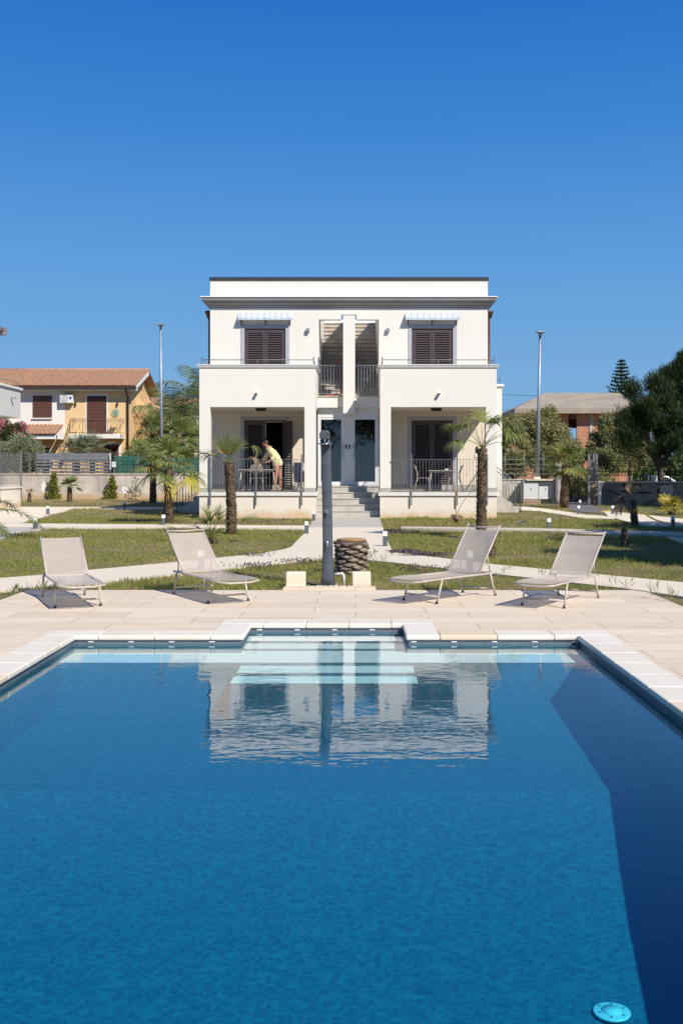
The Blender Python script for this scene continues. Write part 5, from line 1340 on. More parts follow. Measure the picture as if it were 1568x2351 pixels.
# pepper-like trees behind the right wall
def rb(x0, x1, y0, y1, Y):  # picture box -> centre and half sizes
    return ((PX((x0+x1)/2, Y), 0, PZ((y0+y1)/2, Y)), (PX(x1, Y) - PX(x0, Y)) / 2, (PZ(y0, Y) - PZ(y1, Y)) / 2)
for i, (x0, x1, y0, y1, Y, n, lb) in enumerate(((1120, 1235, 950, 1088, 60, 17000, 'olive green tree just right of the villa behind the fence'), (1172, 1318, 932, 1084, 62, 26000, 'wide olive green tree in front of the left half of the unfinished house'),
      (1262, 1352, 1000, 1088, 58, 14000, 'lower olive tree between the lamp post and the gate posts'), (1346, 1440, 940, 1080, 61, 20000, 'feathery olive tree in front of the brick corner of the unfinished house'), (1400, 1490, 950, 1084, 63, 18000, 'paler feathery tree left of the dark pine'))):
    (cx, _, cz), rx, rz = rb(x0, x1, y0, y1, Y)
    B_ = make_blobs((0, 0, cz), (rx * .8, rx * .6, rz * .8), 26, rx * .22, rx * .42, 60 + i, 1.1)
    tree('pepper_tree', lb, 'tree', (cx, Y, 0), B_, n, .24, .045, 'leaf_pepper', .16, 9, -.45, 60 + i, 'olive green trees behind the right fence', out=.35, spread=.5, var_bias=.3)
# pines at right
def pine(name, label, x0, x1, y0, y1, Y, n, seed, extra=(), zmin=None, k=44):
    (cx, _, cz), rx, rz = rb(x0, x1, y0, y1, Y)
    B_ = make_blobs((0, 0, cz), (rx * .82, rx * .7, rz * .85), k, rx * .13, rx * .30, seed, 1.15) + [((PX(a, Y) - cx), 0, PZ(b, Y), s, s, s * 1.2) for a, b, s in extra]
    return tree(name, label, 'pine tree', (cx, Y, 0), B_, n, .30, .028, 'leaf_pine', .22, 12, 1.0, seed, out=.45, spread=.4, shell=.15)
PB = [(1452, 905, .55), (1445, 930, .6), (1470, 930, .8), (1440, 965, .7), (1465, 965, 1.0), (1500, 900, .7), (1500, 940, 1.1), (1535, 900, 1.0), (1560, 880, 1.0), (1560, 930, 1.3), (1530, 960, 1.2), (1495, 985, 1.1), (1455, 1000, .8), (1440, 1020, .6), (1470, 1030, .9), (1500, 1030, 1.0), (1530, 1020, 1.2), (1565, 1000, 1.3), (1480, 1058, .6), (1510, 1060, .8), (1545, 1058, 1.0), (1580, 1050, 1.1), (1600, 960, 1.4), (1436, 988, .45), (1518, 1082, .65), (1492, 1076, .5), (1550, 1084, .8), (1585, 1080, .9)]
pine('pine_tree', 'large dark pine on the right reaching over the shaded wall', 1432, 1600, 885, 1062, 50, 42000, 71, [(1450, 900, .5), (1470, 945, .6), (1432, 965, .5), (1443, 1010, .8), (1448, 985, .6), (1500, 885, .5), (1520, 905, .6)])
pine('pine_tree', 'tall pine with light green tips at the right edge of the picture', 1525, 1650, 862, 1010, 54, 40000, 72, [(1520, 880, .5), (1516, 900, .5), (1566, 820, .22), (1562, 835, .3), (1556, 850, .4), (1530, 862, .35), (1548, 865, .5), (1572, 855, .5)], k=22)
# araucaria
Y = 95; xc, z0_, z1_ = 1426, PZ(950, 95), PZ(823, 95)
t = thing('araucaria', 'dark conical araucaria with level whorls rising behind the unfinished house', 'araucaria', (PX(xc, Y), Y, 0))
mb = MB(); mb.tube([(0, 0, 0), (0, 0, z1_)], [.3, .04], 8); mb.build('trunk', M['bark'], t)
PP, DD, LL_ = [], [], []; random.seed(81); rows = 17
for j in range(rows):
    f = j / (rows - 1); z = z1_ - .25 - (z1_ - z0_ + .2) * f; L_ = .25 + 1.75 * f ** .9
    nb = 13
    for k in range(nb):
        a = 2*math.pi*(k + random.uniform(-.25, .25)) / nb; Lb = L_ * random.uniform(.8, 1.1)
        for s in range(int(26 * (Lb + .3))):
            g_ = random.random(); p = Vector((math.cos(a) * Lb * g_, math.sin(a) * Lb * g_, z + .28 * Lb * (g_ ** 2) - .1 * g_)) + Vector((random.gauss(0, .05), random.gauss(0, .05), random.gauss(0, .03)))
            PP.append(p); DD.append((math.cos(a) * .8 + random.gauss(0, .5), math.sin(a) * .8 + random.gauss(0, .5), .7)); LL_.append(random.uniform(.1, .22))
quads('crown', np.array(PP), np.array(DD), rng.normal(0, 1, (len(PP), 3)), np.array(LL_), .10, M['leaf_arauc'], t)
# shrubs and hedges at left
Y = 59.5; (cx, _, cz), rx, rz = rb(-30, 104, 1003, 1090, Y)
tree('round_shrub', 'dense rounded grey green shrub behind the left boundary fence', 'shrub', (cx, Y, 0), make_blobs((0, 0, cz), (rx * .8, .9, rz * .75), 30, .5, .8, 91), 30000, .10, .05, 'leaf_round', .1, 4, .3, 91)
Y = 62; (cx, _, cz), rx, rz = rb(-30, 62, 968, 1010, Y)
t = tree('oleander', 'oleander with pink flowers above the round shrub at left', 'oleander', (cx, Y, 0), make_blobs((0, 0, cz), (rx * .85, .6, rz * .8), 20, .25, .45, 92), 7000, .16, .05, 'leaf_shrub', .08, 6, .6, 92)
leafmass('blossom', 'flower_pink', make_blobs((0, -.2, cz + .1), (rx * .85, .6, rz * .8), 22, .25, .45, 93), 1500, .10, .09, t, .2, 93, shell=.85)
Y = 59.3
for x0, x1, y0, y1, sd, lb in ((280, 345, 1030, 1060, 94, 'pale variegated hedge under the low fan palm left of the lamp post'), (345, 458, 1026, 1062, 95, 'long pale variegated hedge between the lamp post and the villa')):
    (cx, _, cz), rx, rz = rb(x0, x1, y0, y1 + 6, Y)
    tree('hedge', lb, 'hedge', (cx, Y, 0), make_blobs((0, 0, cz), (rx * .9, .3, rz * .6), int(14 * rx / .8), .3, .42, sd), int(6000 * rx / .8), .09, .055, 'leaf_hedge', .05, 4, .3, sd)
# climbers on the boundary wall
for x, y0, y1, rx_, sd, lb in ((125, 1090, 1147, .34, 96, 'yellow green climbing plant on the wall left of the young fan palm'), (258, 1096, 1148, .32, 97, 'yellow green climbing plant on the wall right of the young fan palm')):
    Y = 57.5; z0_, z1_ = 0, PZ(y0, Y)
    B_ = [(random.uniform(-.5, .5) * rx_ * (1.2 - f), 0, z1_ * f, rx_ * (1.1 - .75 * f), .15, .16) for f in np.linspace(.05, 1, 12)]
    tree('climber', lb, 'climbing plant', (PX(x, Y), Y, 0), B_, 1500, .10, .07, 'leaf_ivy', .03, 5, .2, sd)
Y = 57.3; t = thing('sapling', 'thin bare sapling against the wall beside the shadow edge', 'sapling', (PX(311, Y), Y, 0)); random.seed(98)
mb = MB(); mb.tube([(0, 0, 0), (.03, 0, .7), (-.02, 0, 1.25)], [.02, .014, .006], 5); mb.build('stem', M['bark'], t)
leafmass('leaves', 'leaf_shrub', [(0, 0, .35, .3, .2, .3), (0, 0, .9, .18, .12, .4)], 130, .16, .05, t, .2, 98)
for i, (x0, x1, y0, y1, Y, n, lb) in enumerate(((1140, 1215, 1035, 1092, 56.5, 7000, 'low olive bush behind the rail fence just right of the villa'), (1215, 1290, 1030, 1090, 57, 8000, 'low olive bush behind the right lamp post'), (1345, 1425, 1040, 1090, 59, 8000, 'low bush behind the gate posts under the feathery tree'))):
    (cx, _, cz), rx, rz = rb(x0, x1, y0, y1, Y)
    tree('bush', lb, 'bush', (cx, Y, 0), make_blobs((0, 0, cz), (rx * .85, .6, rz * .7), 16, .35, .6, 130 + i), n, .22, .045, 'leaf_pepper', .07, 5, .1, 130 + i, 'olive green bushes behind the right fence', out=.4, spread=.5)
# dry grass field behind the right wall
n = 42000; P = np.stack([rng.uniform(4, 26, n), rng.uniform(52.5, 66, n)], 1)
k = inpoly(P, [(10, 50), (12.4, 50), (18.5, 80), (14.5, 80)]); P = P[~k]; n = len(P)
P3 = np.column_stack([P, np.full(n, GZ)]); D = rng.normal(0, .35, (n, 3)); D[:, 2] = 1
meta(quads('dry_grass', P3, D, rng.normal(0, 1, (n, 3)), rng.uniform(.35, 1.0, n), .03, M['dryfield'], fold=.1), 'tall straw coloured dry grass beyond the right wall', 'dry grass', kind='stuff')
leafmass('undergrowth', 'leaf_pepper', make_blobs((PX(1325, 56), 56, .9), (1.6, 1.5, .8), 26, .35, .6, 99), 9000, .2, .05, None, .4, 99)
meta(bpy.data.objects['undergrowth'], 'green undergrowth seen through the gate opening beside the palm', 'bushes', kind='stuff')
# trees outside the frame whose shade falls on the right lawn and that the door glass mirrors
for i, (x, y, hgt, rr) in enumerate(((10.7, 18.6, 6.8, 2.6), (12.6, 22.8, 7.2, 2.7), (-7, -22, 8, 4), (3, -26, 9.5, 4.5), (11, -30, 9, 5), (17.6, 42.0, 8.5, 2.9), (9.7, 15.6, 6.2, 2.3))):
    B_ = make_blobs((0, 0, hgt * .66), (rr, rr, hgt * .28), 22, rr * .28, rr * .45, 110 + i)
    tree('garden_tree', ['broad leafy tree just outside the picture shading the right lawn', 'second leafy tree outside the picture at right', 'round tree behind the viewer at left', 'tallest tree behind the viewer', 'wide tree behind the viewer at right', 'leafy tree outside the picture shading the scorched wall', 'nearest leafy tree outside the picture beside the right deck edge'][i], 'tree', (x, y, 0), B_, 9000, .3, .16, 'leaf_shrub', .2, 8, .2, 110 + i)
# ================================================================ BACKGROUND
def ctile(mb, x0, x1, p0, p1, pitch=.24, rows=16, r=.075, base=True):
    """clay pantiles: barrel rows running down a slope from ridge p0=(y,z) to eave p1=(y,z)"""
    n = int((x1 - x0) / pitch); dy, dz = p1[0] - p0[0], p1[1] - p0[1]
    mb.add([(x0, p0[0], p0[1]), (x1, p0[0], p0[1]), (x1, p1[0], p1[1]), (x0, p1[0], p1[1])], [(0, 1, 2, 3)]);
    for i in range(n):
        cx = x0 + (x1 - x0) * (i + .5) / n
        for j in range(rows):
            a, b = j / rows, (j + 1.12) / rows; jit = random.uniform(-.008, .008); q = 6
            ra, rb2 = r * .86, r * 1.06
            vs = []
            for f, rad, lift in ((a, ra, .0), (min(b, 1.03), rb2, .028)):
                for k in range(q + 1):
                    t_ = math.pi * k / q; vs.append((cx + jit + rad * math.cos(t_), p0[0] + dy * f, p0[1] + dz * f + lift + rad * .9 * math.sin(t_)))
            fs = [(k, k+1, q+2+k, q+1+k) for k in range(q)]; fs.append(tuple(range(q+1, 2*q+2)))
            mb.add(vs, fs)
def part(name, mat, parent, fn, bevel=0):
    m = MB(); fn(m); return m.build(name, M[mat], parent, bevel)
def wshut(par, x0, x1, z0, z1, y, split=True):
    def f(m):
        t_ = .06; xs_ = [(x0, (x0+x1)/2 - .01), ((x0+x1)/2 + .01, x1)]
        for a, b in xs_:
            m.box(a, a + t_, y - .05, y, z0, z1); m.box(b - t_, b, y - .05, y, z0, z1); m.box(a + t_, b - t_, y - .05, y, z0, z0 + .1); m.box(a + t_, b - t_, y - .05, y, z1 - .1, z1)
            n = int((z1 - z0 - .2) / .085)
            for k in range(n): m.obox(((a+b)/2, y - .02, z0 + .1 + (z1 - z0 - .2) * (k + .5) / n), (b - a - 2*t_, .012, .08), (R(-35), 0, 0))
    part('shutter', 'shutter2', par, f)
    part('window_pane', 'black', par, lambda m: m.box(x0 + .02, x1 - .02, y + .01, y + .03, z0 + .02, z1 - .02))
# ---- yellow neighbour house
Yn = 64.0
def nx(x, Y=Yn): return PX(x, Y)
def nz(y, Y=Yn): return PZ(y, Y)
Hs = worldthing('neighbour_house', 'yellow and white two-storey house with a clay tile roof behind the left boundary wall', 'house', (nx(150), Yn, 0))
xE = nx(296); xW = nx(-160); zE = nz(895.5); z2 = nz(998)
random.seed(5)
# gable end wall runs back to the right; main walls
def f(m):
    xc = nx(149.5)
    m.box(xc, xE, Yn, Yn + .3, 0, zE)
part('yellow_wall', 'yellow', Hs, f)
part('white_wall', 'white', Hs, lambda m: m.box(xW, nx(149.5), Yn - .004, Yn + .3, 0, zE))
Yg = Yn + 7.0; Yr = Yn + 3.5; zR = PZ(851, Yr)
xG = xE
def f(m):
    vs = [(xG + d, y, z) for d in (-.25, 0) for y, z in ((Yn + .3, 0), (Yg, 0), (Yg, zE), (Yr, zR - .15), (Yn + .3, zE))]
    m.add(vs, [(0, 1, 2, 3, 4), (9, 8, 7, 6, 5)] + [(i, 5 + i, 5 + (i+1) % 5, (i+1) % 5) for i in range(5)])
part('gable_wall', 'yellow', Hs, f)
# side wing going back to the right of the gable
xW2 = nx(334, 66.5)
part('side_wall', 'yellow', Hs, lambda m: m.box(xG + .002, xW2, 66.2, 72, 0, 6.0))
part('eave_board', 'trim', Hs, lambda m: m.box(xW, xE + .55, Yn - .55, Yn - .01, zE - .06, zE + .10))
part('gutter', 'copper', Hs, lambda m: m.box(xW, xE + .6, Yn - .70, Yn - .56, zE + .03, zE + .17))
part('downpipe', 'copper', Hs, lambda m: m.tube([(nx(293.5), Yn - .6, zE), (nx(295), Yn - .1, zE - .45), (nx(295), Yn - .1, 0)], .06, 8))
rf = part('roof', 'rooftile', Hs, lambda m: ctile(m, xW, xE + .55, (Yr, zR), (Yn - .66, zE + .22), .235, 15, .085))
part('rear_roof', 'rooftile', Hs, lambda m: m.add([(xW, Yr, zR + .0), (xE + .55, Yr, zR), (xE + .55, Yg + .6, zE + .1), (xW, Yg + .6, zE + .1)], [(0, 1, 2, 3)]))
part('ridge', 'rooftile', Hs, lambda m: m.tube([(xW, Yr, zR + .04), (xE + .55, Yr, zR + .04)], .11, 8))
part('verge', 'trim', Hs, lambda m: m.add([(xE + .5, Yn - .6, zE + .12), (xE + .5, Yr, zR - .08), (xE + .5, Yr, zR - .3), (xE + .5, Yn - .6, zE - .06), (xE + .56, Yn - .6, zE + .12), (xE + .56, Yr, zR - .08), (xE + .56, Yr, zR - .3), (xE + .56, Yn - .6, zE - .06)], [(0, 1, 2, 3), (7, 6, 5, 4), (0, 4, 5, 1), (3, 2, 6, 7), (0, 3, 7, 4), (1, 5, 6, 2)]))
wshut(Hs, nx(77), nx(120.5), nz(959), nz(908.5), Yn - .005)
part('window_sill', 'trim', Hs, lambda m: m.box(nx(75), nx(122), Yn - .12, Yn, nz(962), nz(959.5)))
part('window_surround', 'trim', Hs, lambda m: (m.box(nx(197), nx(200.5), Yn - .02, Yn - .001, z2, nz(904)), m.box(nx(245.5), nx(249), Yn - .02, Yn - .001, z2, nz(904)), m.box(nx(200.5), nx(245.5), Yn - .02, Yn - .001, nz(909), nz(904))))
wshut(Hs, nx(201), nx(245), z2, nz(909), Yn - .005)
# balcony
zb0 = nz(1008)
part('balcony_slab', 'white', Hs, lambda m: m.box(nx(161, 63), nx(278.5, 63), 62.8, Yn, zb0, nz(998)))
def f(m):
    x0, x1 = nx(162, 62.9), nx(277, 62.9); z0 = nz(998) + .03; z1 = PZ(962, 62.9)
    for x_, y_, xx, yy in ((x0, 62.85, x1, 62.85), (x0, 62.85, x0, Yn), (x1, 62.85, x1, Yn)):
        for z in (z0 + .06, z1, z1 - .12): m.tube([(x_, y_, z), (xx, yy, z)], .014, 5)
    for k in range(4):
        a = x0 + (x1 - x0) * k / 4; b = x0 + (x1 - x0) * (k + 1) / 4
        m.tube([(a, 62.85, z0), (a, 62.85, z1)], .016, 5); m.tube([(a + .05, 62.85, z0 + .08), ((a+b)/2, 62.85, z1 - .14), (b - .05, 62.85, z0 + .08)], .01, 5); m.tube([(a + .05, 62.85, z1 - .14), ((a+b)/2, 62.85, z0 + .08), (b - .05, 62.85, z1 - .14)], .01, 5)
        for q in (.25, .5, .75): m.tube([(a + (b-a)*q, 62.85, z0), (a + (b-a)*q, 62.85, z1)], .008, 4)
    m.tube([(x1, 62.85, z0), (x1, 62.85, z1)], .016, 5)
part('balcony_railing', 'copper', Hs, f)
# lower tiled canopy and porch
random.seed(6)
part('canopy_roof', 'rooftile', Hs, lambda m: ctile(m, nx(-90), nx(147), (Yn - .0, nz(975)), (62.3, PZ(996, 62.3)), .235, 5, .085))
part('canopy_wall', 'white', Hs, lambda m: m.box(nx(-90, 62.4), nx(146, 62.4), 62.42, 62.6, PZ(1008, 62.4), PZ(998, 62.4)))
part('canopy_cheek', 'white', Hs, lambda m: m.add([(nx(147), y, z) for y, z in ((62.42, PZ(1008, 62.4)), (Yn, PZ(1008, 62.4)), (Yn, nz(978)), (62.42, PZ(997, 62.4)))] + [(nx(149), y, z) for y, z in ((62.42, PZ(1008, 62.4)), (Yn, PZ(1008, 62.4)), (Yn, nz(978)), (62.42, PZ(997, 62.4)))], [(3, 2, 1, 0), (4, 5, 6, 7), (0, 1, 5, 4), (3, 7, 6, 2), (0, 4, 7, 3), (1, 2, 6, 5)]))
part('porch_wall', 'yellow', Hs, lambda m: m.box(nx(60), nx(149), Yn - .05, Yn - .006, 0, PZ(1008, 62.4)))
part('porch_window', 'black', Hs, lambda m: m.box(nx(100), nx(115), Yn - .07, Yn - .051, 0, nz(1028)))
part('porch_window_frame', 'trim', Hs, lambda m: (m.box(nx(97), nx(100), Yn - .08, Yn - .052, 0, nz(1025)), m.box(nx(115), nx(118), Yn - .08, Yn - .052, 0, nz(1025)), m.box(nx(100), nx(115), Yn - .08, Yn - .052, nz(1028), nz(1025))))
part('ground_door_surround', 'trim', Hs, lambda m: (m.box(nx(238), nx(273.5), Yn - .03, Yn - .002, nz(1021), nz(1017)), m.box(nx(273.5), nx(278.5), Yn - .03, Yn - .002, 0, nz(1017))))
wshut(Hs, nx(240), nx(273), .2, nz(1021), Yn - .01)
part('outside_stair', 'yellow', Hs, lambda m: m.add([(nx(148, 63.2), 63.2, PZ(1037, 63.2)), (nx(162, 63.2), 63.2, PZ(1000, 63.2)), (nx(165, 63.2), 63.2, PZ(1004, 63.2)), (nx(152, 63.2), 63.2, PZ(1045, 63.2)), (nx(148, 63.2), 63.9, PZ(1037, 63.2)), (nx(162, 63.2), 63.9, PZ(1000, 63.2)), (nx(165, 63.2), 63.9, PZ(1004, 63.2)), (nx(152, 63.2), 63.9, PZ(1045, 63.2))], [(0, 3, 2, 1), (4, 5, 6, 7), (0, 1, 5, 4), (1, 2, 6, 5), (2, 3, 7, 6), (3, 0, 4, 7)]))
part('stair_railing', 'copper', Hs, lambda m: [m.tube([(nx(148 + 3*k, 63.1), 63.1, PZ(1040 - 10*k, 63.1)), (nx(148 + 3*k, 63.1), 63.1, PZ(1012 - 10*k, 63.1))], .015, 4) for k in range(5)] + [m.tube([(nx(147, 63.1), 63.1, PZ(1014, 63.1)), (nx(162, 63.1), 63.1, PZ(964, 63.1))], .018, 4)])
# air conditioners
for x0, x1, y0, y1, Y, lb in ((142, 171.5, 906.5, 926, Yn, ''), (312, 325, 1011, 1030, 66, '')):
    def f(m): m.box(PX(x0, Y), PX(x1, Y), Y - .38, Y - .06, PZ(y1, Y), PZ(y0, Y))
    ac = part('air_conditioner', 'trim', Hs, f, .02)
    cx_, cz_ = PX(x0 + (x1 - x0) * .36, Y), PZ((y0 + y1) / 2, Y)
    part('fan_grille', 'grey_box', ac, lambda m: [m.add([(cx_ + r_ * math.cos(a), Y - .385 - .002 * (r_ > .2), cz_ + r_ * math.sin(a)) for a in [2*math.pi*k/20 for k in range(20)] for r_ in (rr, rr - .018)], [(2*k, 2*k+1, (2*k+3) % 40, (2*k+2) % 40) for k in range(20)]) for rr in (.05, .10, .15, .20, .24)])
    if Y == Yn: part('badge', 'bluebadge', ac, lambda m: m.box(PX(164, Y), PX(169, Y), Y - .39, Y - .381, PZ(917.5, Y), PZ(911.5, Y))) if 'bluebadge' in M else None
for x in (174.5, 270.5): part('wall_lamp', 'copper', Hs, lambda m: m.box(nx(x) - .04, nx(x) + .04, Yn - .12, Yn - .001, nz(932), nz(924)))
part('pinwheel', 'greenmetal', Hs, lambda m: [m.add([(nx(267), Yn - .1, nz(947)), (nx(267) + .26*math.cos(a), Yn - .12, nz(947) + .26*math.sin(a)), (nx(267) + .2*math.cos(a + .5), Yn - .1, nz(947) + .2*math.sin(a + .5))], [(0, 1, 2)]) for a in [k * math.pi / 4 for k in range(8)]] + [m.tube([(nx(267), Yn - .09, nz(947)), (nx(267), Yn - .09, nz(960))], .01, 4)]) if 'greenmetal' in M else None
# white gazebo-like volume and second house far behind palms
part_ = worldthing('far_house', 'pale house with a clay tile roof glimpsed behind the palms left of the villa', 'house', (PX(360, 76), 76, 0))
part('wall', 'cream', part_, lambda m: m.box(PX(330, 76), PX(470, 76), 76, 82, 0, PZ(930, 76)))
random.seed(9); part('roof', 'rooftile', part_, lambda m: ctile(m, PX(328, 76), PX(475, 76), (79, PZ(915, 79)), (75.4, PZ(930, 75.4)), .3, 8, .1))
part('parasol', 'trim', part_, lambda m: m.box(PX(335, 75), PX(362, 75), 74.6, 75.2, PZ(1010, 75), PZ(985, 75)))
# ---- left boundary wall
Yw_ = 58.0; zt = PZ(1089.5, Yw_)
Wl = worldthing('boundary_wall', 'stained old rendered wall with a thin cap running across the left side', 'wall', (-14, Yw_, 0))
xl1 = PX(470, Yw_)
part('wall', 'concrete', Wl, lambda m: m.box(-30, xl1 + 2, Yw_, Yw_ + .25, -.1, zt))
part('wall_cap', 'kerb', Wl, lambda m: m.box(-30, xl1 + 2, Yw_ - .05, Yw_ + .3, zt, zt + .06))
part('footing', 'concfoot', Wl, lambda m: m.box(-30, xl1 + 2, Yw_ - .06, Yw_ - .001, -.1, .33))
random.seed(15)
for (x, y, r_) in ((101, 1118, .22), (470/1.0 * 0 + 470 - 0, 1000, 0), (469 - 0, 1000, 0), (468.0, 1000, 0)):
    if r_: part('bare_patch', 'trim', Wl, lambda m: m.add([(PX(x, Yw_) + r_ * (.6 + .4*random.random()) * math.cos(a) * .7, Yw_ - .004, PZ(y, Yw_) + r_ * (.7 + .5*random.random()) * math.sin(a) * 1.4) for a in [2*math.pi*k/14 for k in range(14)]], [tuple(range(14))]))
part('bare_patch', 'trim', Wl, lambda m: m.add([(PX(468.5 - 0, 1) * 0 + PX(287, Yw_) * 0 + PX(468.5, 1) * 0 + PX(469, 1) * 0 + (1020 * .2812 - VX) * Yw_ / F + .2 * (.6 + .4*random.random()) * math.cos(a), Yw_ - .004, PZ(704.1 + 1495 * .2812, Yw_) + .22 * (.7 + .5*random.random()) * math.sin(a)) for a in [2*math.pi*k/14 for k in range(14)]], [tuple(range(14))]))
# mesh fence on the wall: wire panels
Fl = worldthing('wire_fence', 'grey welded wire fence standing on the left boundary wall', 'fence', (-14, Yw_ + .12, 0))
zf = PZ(1040, Yw_)
def f(m):
    x = PX(-20, Yw_)
    while x < xl1 + 1.5:
        m.tube([(x, Yw_ + .1, zt + .05), (x, Yw_ + .1, zf)], .006, 3, cap=False); x += .17
    for k in range(7): z = zt + .1 + (zf - zt - .1) * k / 6; m.tube([(PX(-20, Yw_), Yw_ + .1, z), (xl1 + 1.5, Yw_ + .1, z)], .008, 3, cap=False)
part('wire_panel', 'iron', Fl, f)
x = PX(-15, Yw_)
while x < xl1 + 1.5:
    part('fence_post', 'iron', Fl, lambda m: m.box(x - .025, x + .025, Yw_ + .08, Yw_ + .13, zt + .04, zf + .03)); x += 2.0
# wooden slat screen and green netting
Sc = worldthing('slat_screen', 'grey wooden slat screen behind the wire fence in front of the yellow house', 'screen', (PX(170, 58.6), 58.6, 0))
x0, x1 = PX(85.5, 58.6), PX(251, 58.6); rows_ = [1041, 1046.5, 1052, 1058, 1065.5, 1073.5, 1081, 1088]
for y in rows_:
    if y < 1050: part('board', 'slate', Sc, lambda m: m.box(x0, x1, 58.58, 58.61, PZ(y + 5.6, 58.6), PZ(y, 58.6)))
    else: part('board', 'slate', Sc, lambda m: m.box(x0, x1, 58.57, 58.60, PZ(y + 4.2, 58.6), PZ(y, 58.6)))
for x in (x0 - .04, (x0 + x1) / 2, x1 + .02): part('screen_post', 'slate', Sc, lambda m: m.box(x - .04, x + .04, 58.62, 58.7, 0, PZ(1039, 58.6)))
Nt = worldthing('shade_net', 'dark green shade netting on the fence right of the slat screen', 'netting', (PX(300, 58.5), 58.5, 0))
m_ = MB(); m_.box(PX(262, 58.5), PX(345, 58.5), 58.5, 58.506, zt, PZ(1047, 58.5)); m_.box(PX(345, 58.5), PX(470, 58.5), 58.5, 58.506, zt, PZ(1050, 58.5)); m_.build('net', M['greenmesh'], Nt)
part('net_post', 'trim', Nt, lambda m: m.box(PX(253, 58.5), PX(256, 58.5), 58.45, 58.5, zt, PZ(1041, 58.5)))
mbx = worldthing('meter_box', 'pale grey box fixed on the fence beside the green net', 'meter box', (PX(262, 57.95), 57.95, 0))
part('box', 'cabinet', mbx, lambda m: m.box(PX(258, 58), PX(267, 58), 57.9, 58.05, PZ(1073, 58), PZ(1060, 58)), .01); part('post', 'galv', mbx, lambda m: m.box(PX(262, 58)-.02, PX(262, 58)+.02, 58.0, 58.04, zt, PZ(1073, 58)))
# ---- lamp posts
def lamp(name, label, x, ytop, ybot, Y, xt=None):
    t = worldthing(name, label, 'street lamp', (PX(x, Y), Y, 0), 'tall galvanised street lamps'); xt = xt or x
    X0, X1 = PX(x, Y), PX(xt, Y); z0, z1 = max(PZ(ybot, Y), 0), PZ(ytop, Y)
    part('pole', 'galv', t, lambda m: m.tube([(X0, Y, z0), (X0 + (X1-X0)*.5, Y, (z0+z1)/2), (X1, Y, z1 - .05)], [.10, .075, .055], 10))
    part('lamp_head', 'galv', t, lambda m: (m.box(X1 - .2, X1 + .2, Y - .35, Y + .1, z1 - .06, z1), m.tube([(X1, Y, z1 - .2), (X1, Y, z1 - .05)], .08, 8)), .01)
    return t
lamp('street_lamp', 'tall slim street lamp left of the villa behind the palms', 372, 745, 1083, 59.0, 369.5)
lamp('street_lamp', 'tall slim street lamp at right standing above the white utility cabinets', 1233, 762, 1096, 50.6, 1239.5)
# ---- twin villa at the left edge
Tv = worldthing('twin_villa', 'white villa at the left picture edge, only its cornice tip and balcony corner showing', 'house', (-17, 40, 0))
part('balcony', 'twin', Tv, lambda m: (m.box(-18.5, -14.3, 42.0, 44.7, 3.8, 5.0)))
part('balcony_coping', 'trim', Tv, lambda m: m.box(-18.5, -14.22, 41.92, 44.78, 5.002, 5.09))
part('wall', 'twin', Tv, lambda m: m.box(-25, -15.05, 33, 44.0, 0, 7.2))
cm = MB(); cornice(cm, [(0.002, 7.56), (.30, 7.55), (.27, 7.45), (.20, 7.40), (.20, 7.375), (.08, 7.29), (.025, 7.21), (.002, 7.21)], -25, -15.05, 33, 44.05)
cm.add([(-25, 33, 7.2), (-15.05, 33, 7.2), (-15.05, 44.05, 7.2), (-25, 44.05, 7.2), (-25, 33, 7.56), (-15.05, 33, 7.56), (-15.05, 44.05, 7.56), (-25, 44.05, 7.56)], [(0,3,2,1),(4,5,6,7),(0,1,5,4),(1,2,6,5),(2,3,7,6),(3,0,4,7)])
cm.box(-25, -14.75, 44.051, 44.35, 7.3, 7.6)
cm.build('cornice', M['cornice'], Tv)
part('balcony_railing', 'iron', Tv, lambda m: (m.tube([(-14.38, 42.2, 5.3), (-14.38, 44.6, 5.3)], .014, 5), m.tube([(-14.38, 44.6, 5.09), (-14.38, 44.6, 5.36)], .02, 6), m.tube([(-14.38, 43.2, 5.09), (-14.38, 43.2, 5.3)], .012, 5)))
part('plinth', 'plinth', Tv, lambda m: m.box(-19, -14.35, 42.2, 44.9, -.1, .82)); part('plinth_coping', 'trim', Tv, lambda m: m.box(-19, -14.3, 42.15, 44.95, .822, .88))
m_ = MB(); rail_run(m_, (-18, 42.15), (-14.35, 42.15), 1.02, 2.3, .11, knob=False); m_.build('railing', M['iron'], Tv)
m_ = MB(); rail_run(m_, (-14.33, 42.2), (-14.33, 44.85), 1.02, 2.3, .11, knob=False); m_.build('side_railing', M['iron'], Tv)
for x, y in ((-16.2, 42.12), (-15.2, 42.12), (-14.33, 42.12), (-14.33, 44.88)): post(Tv, x, y, .35, 2.4, .028)
part('camera', 'grey_box', Tv, lambda m: (m.box(-14.32, -14.1, 43.4, 43.5, 4.55, 4.62)))
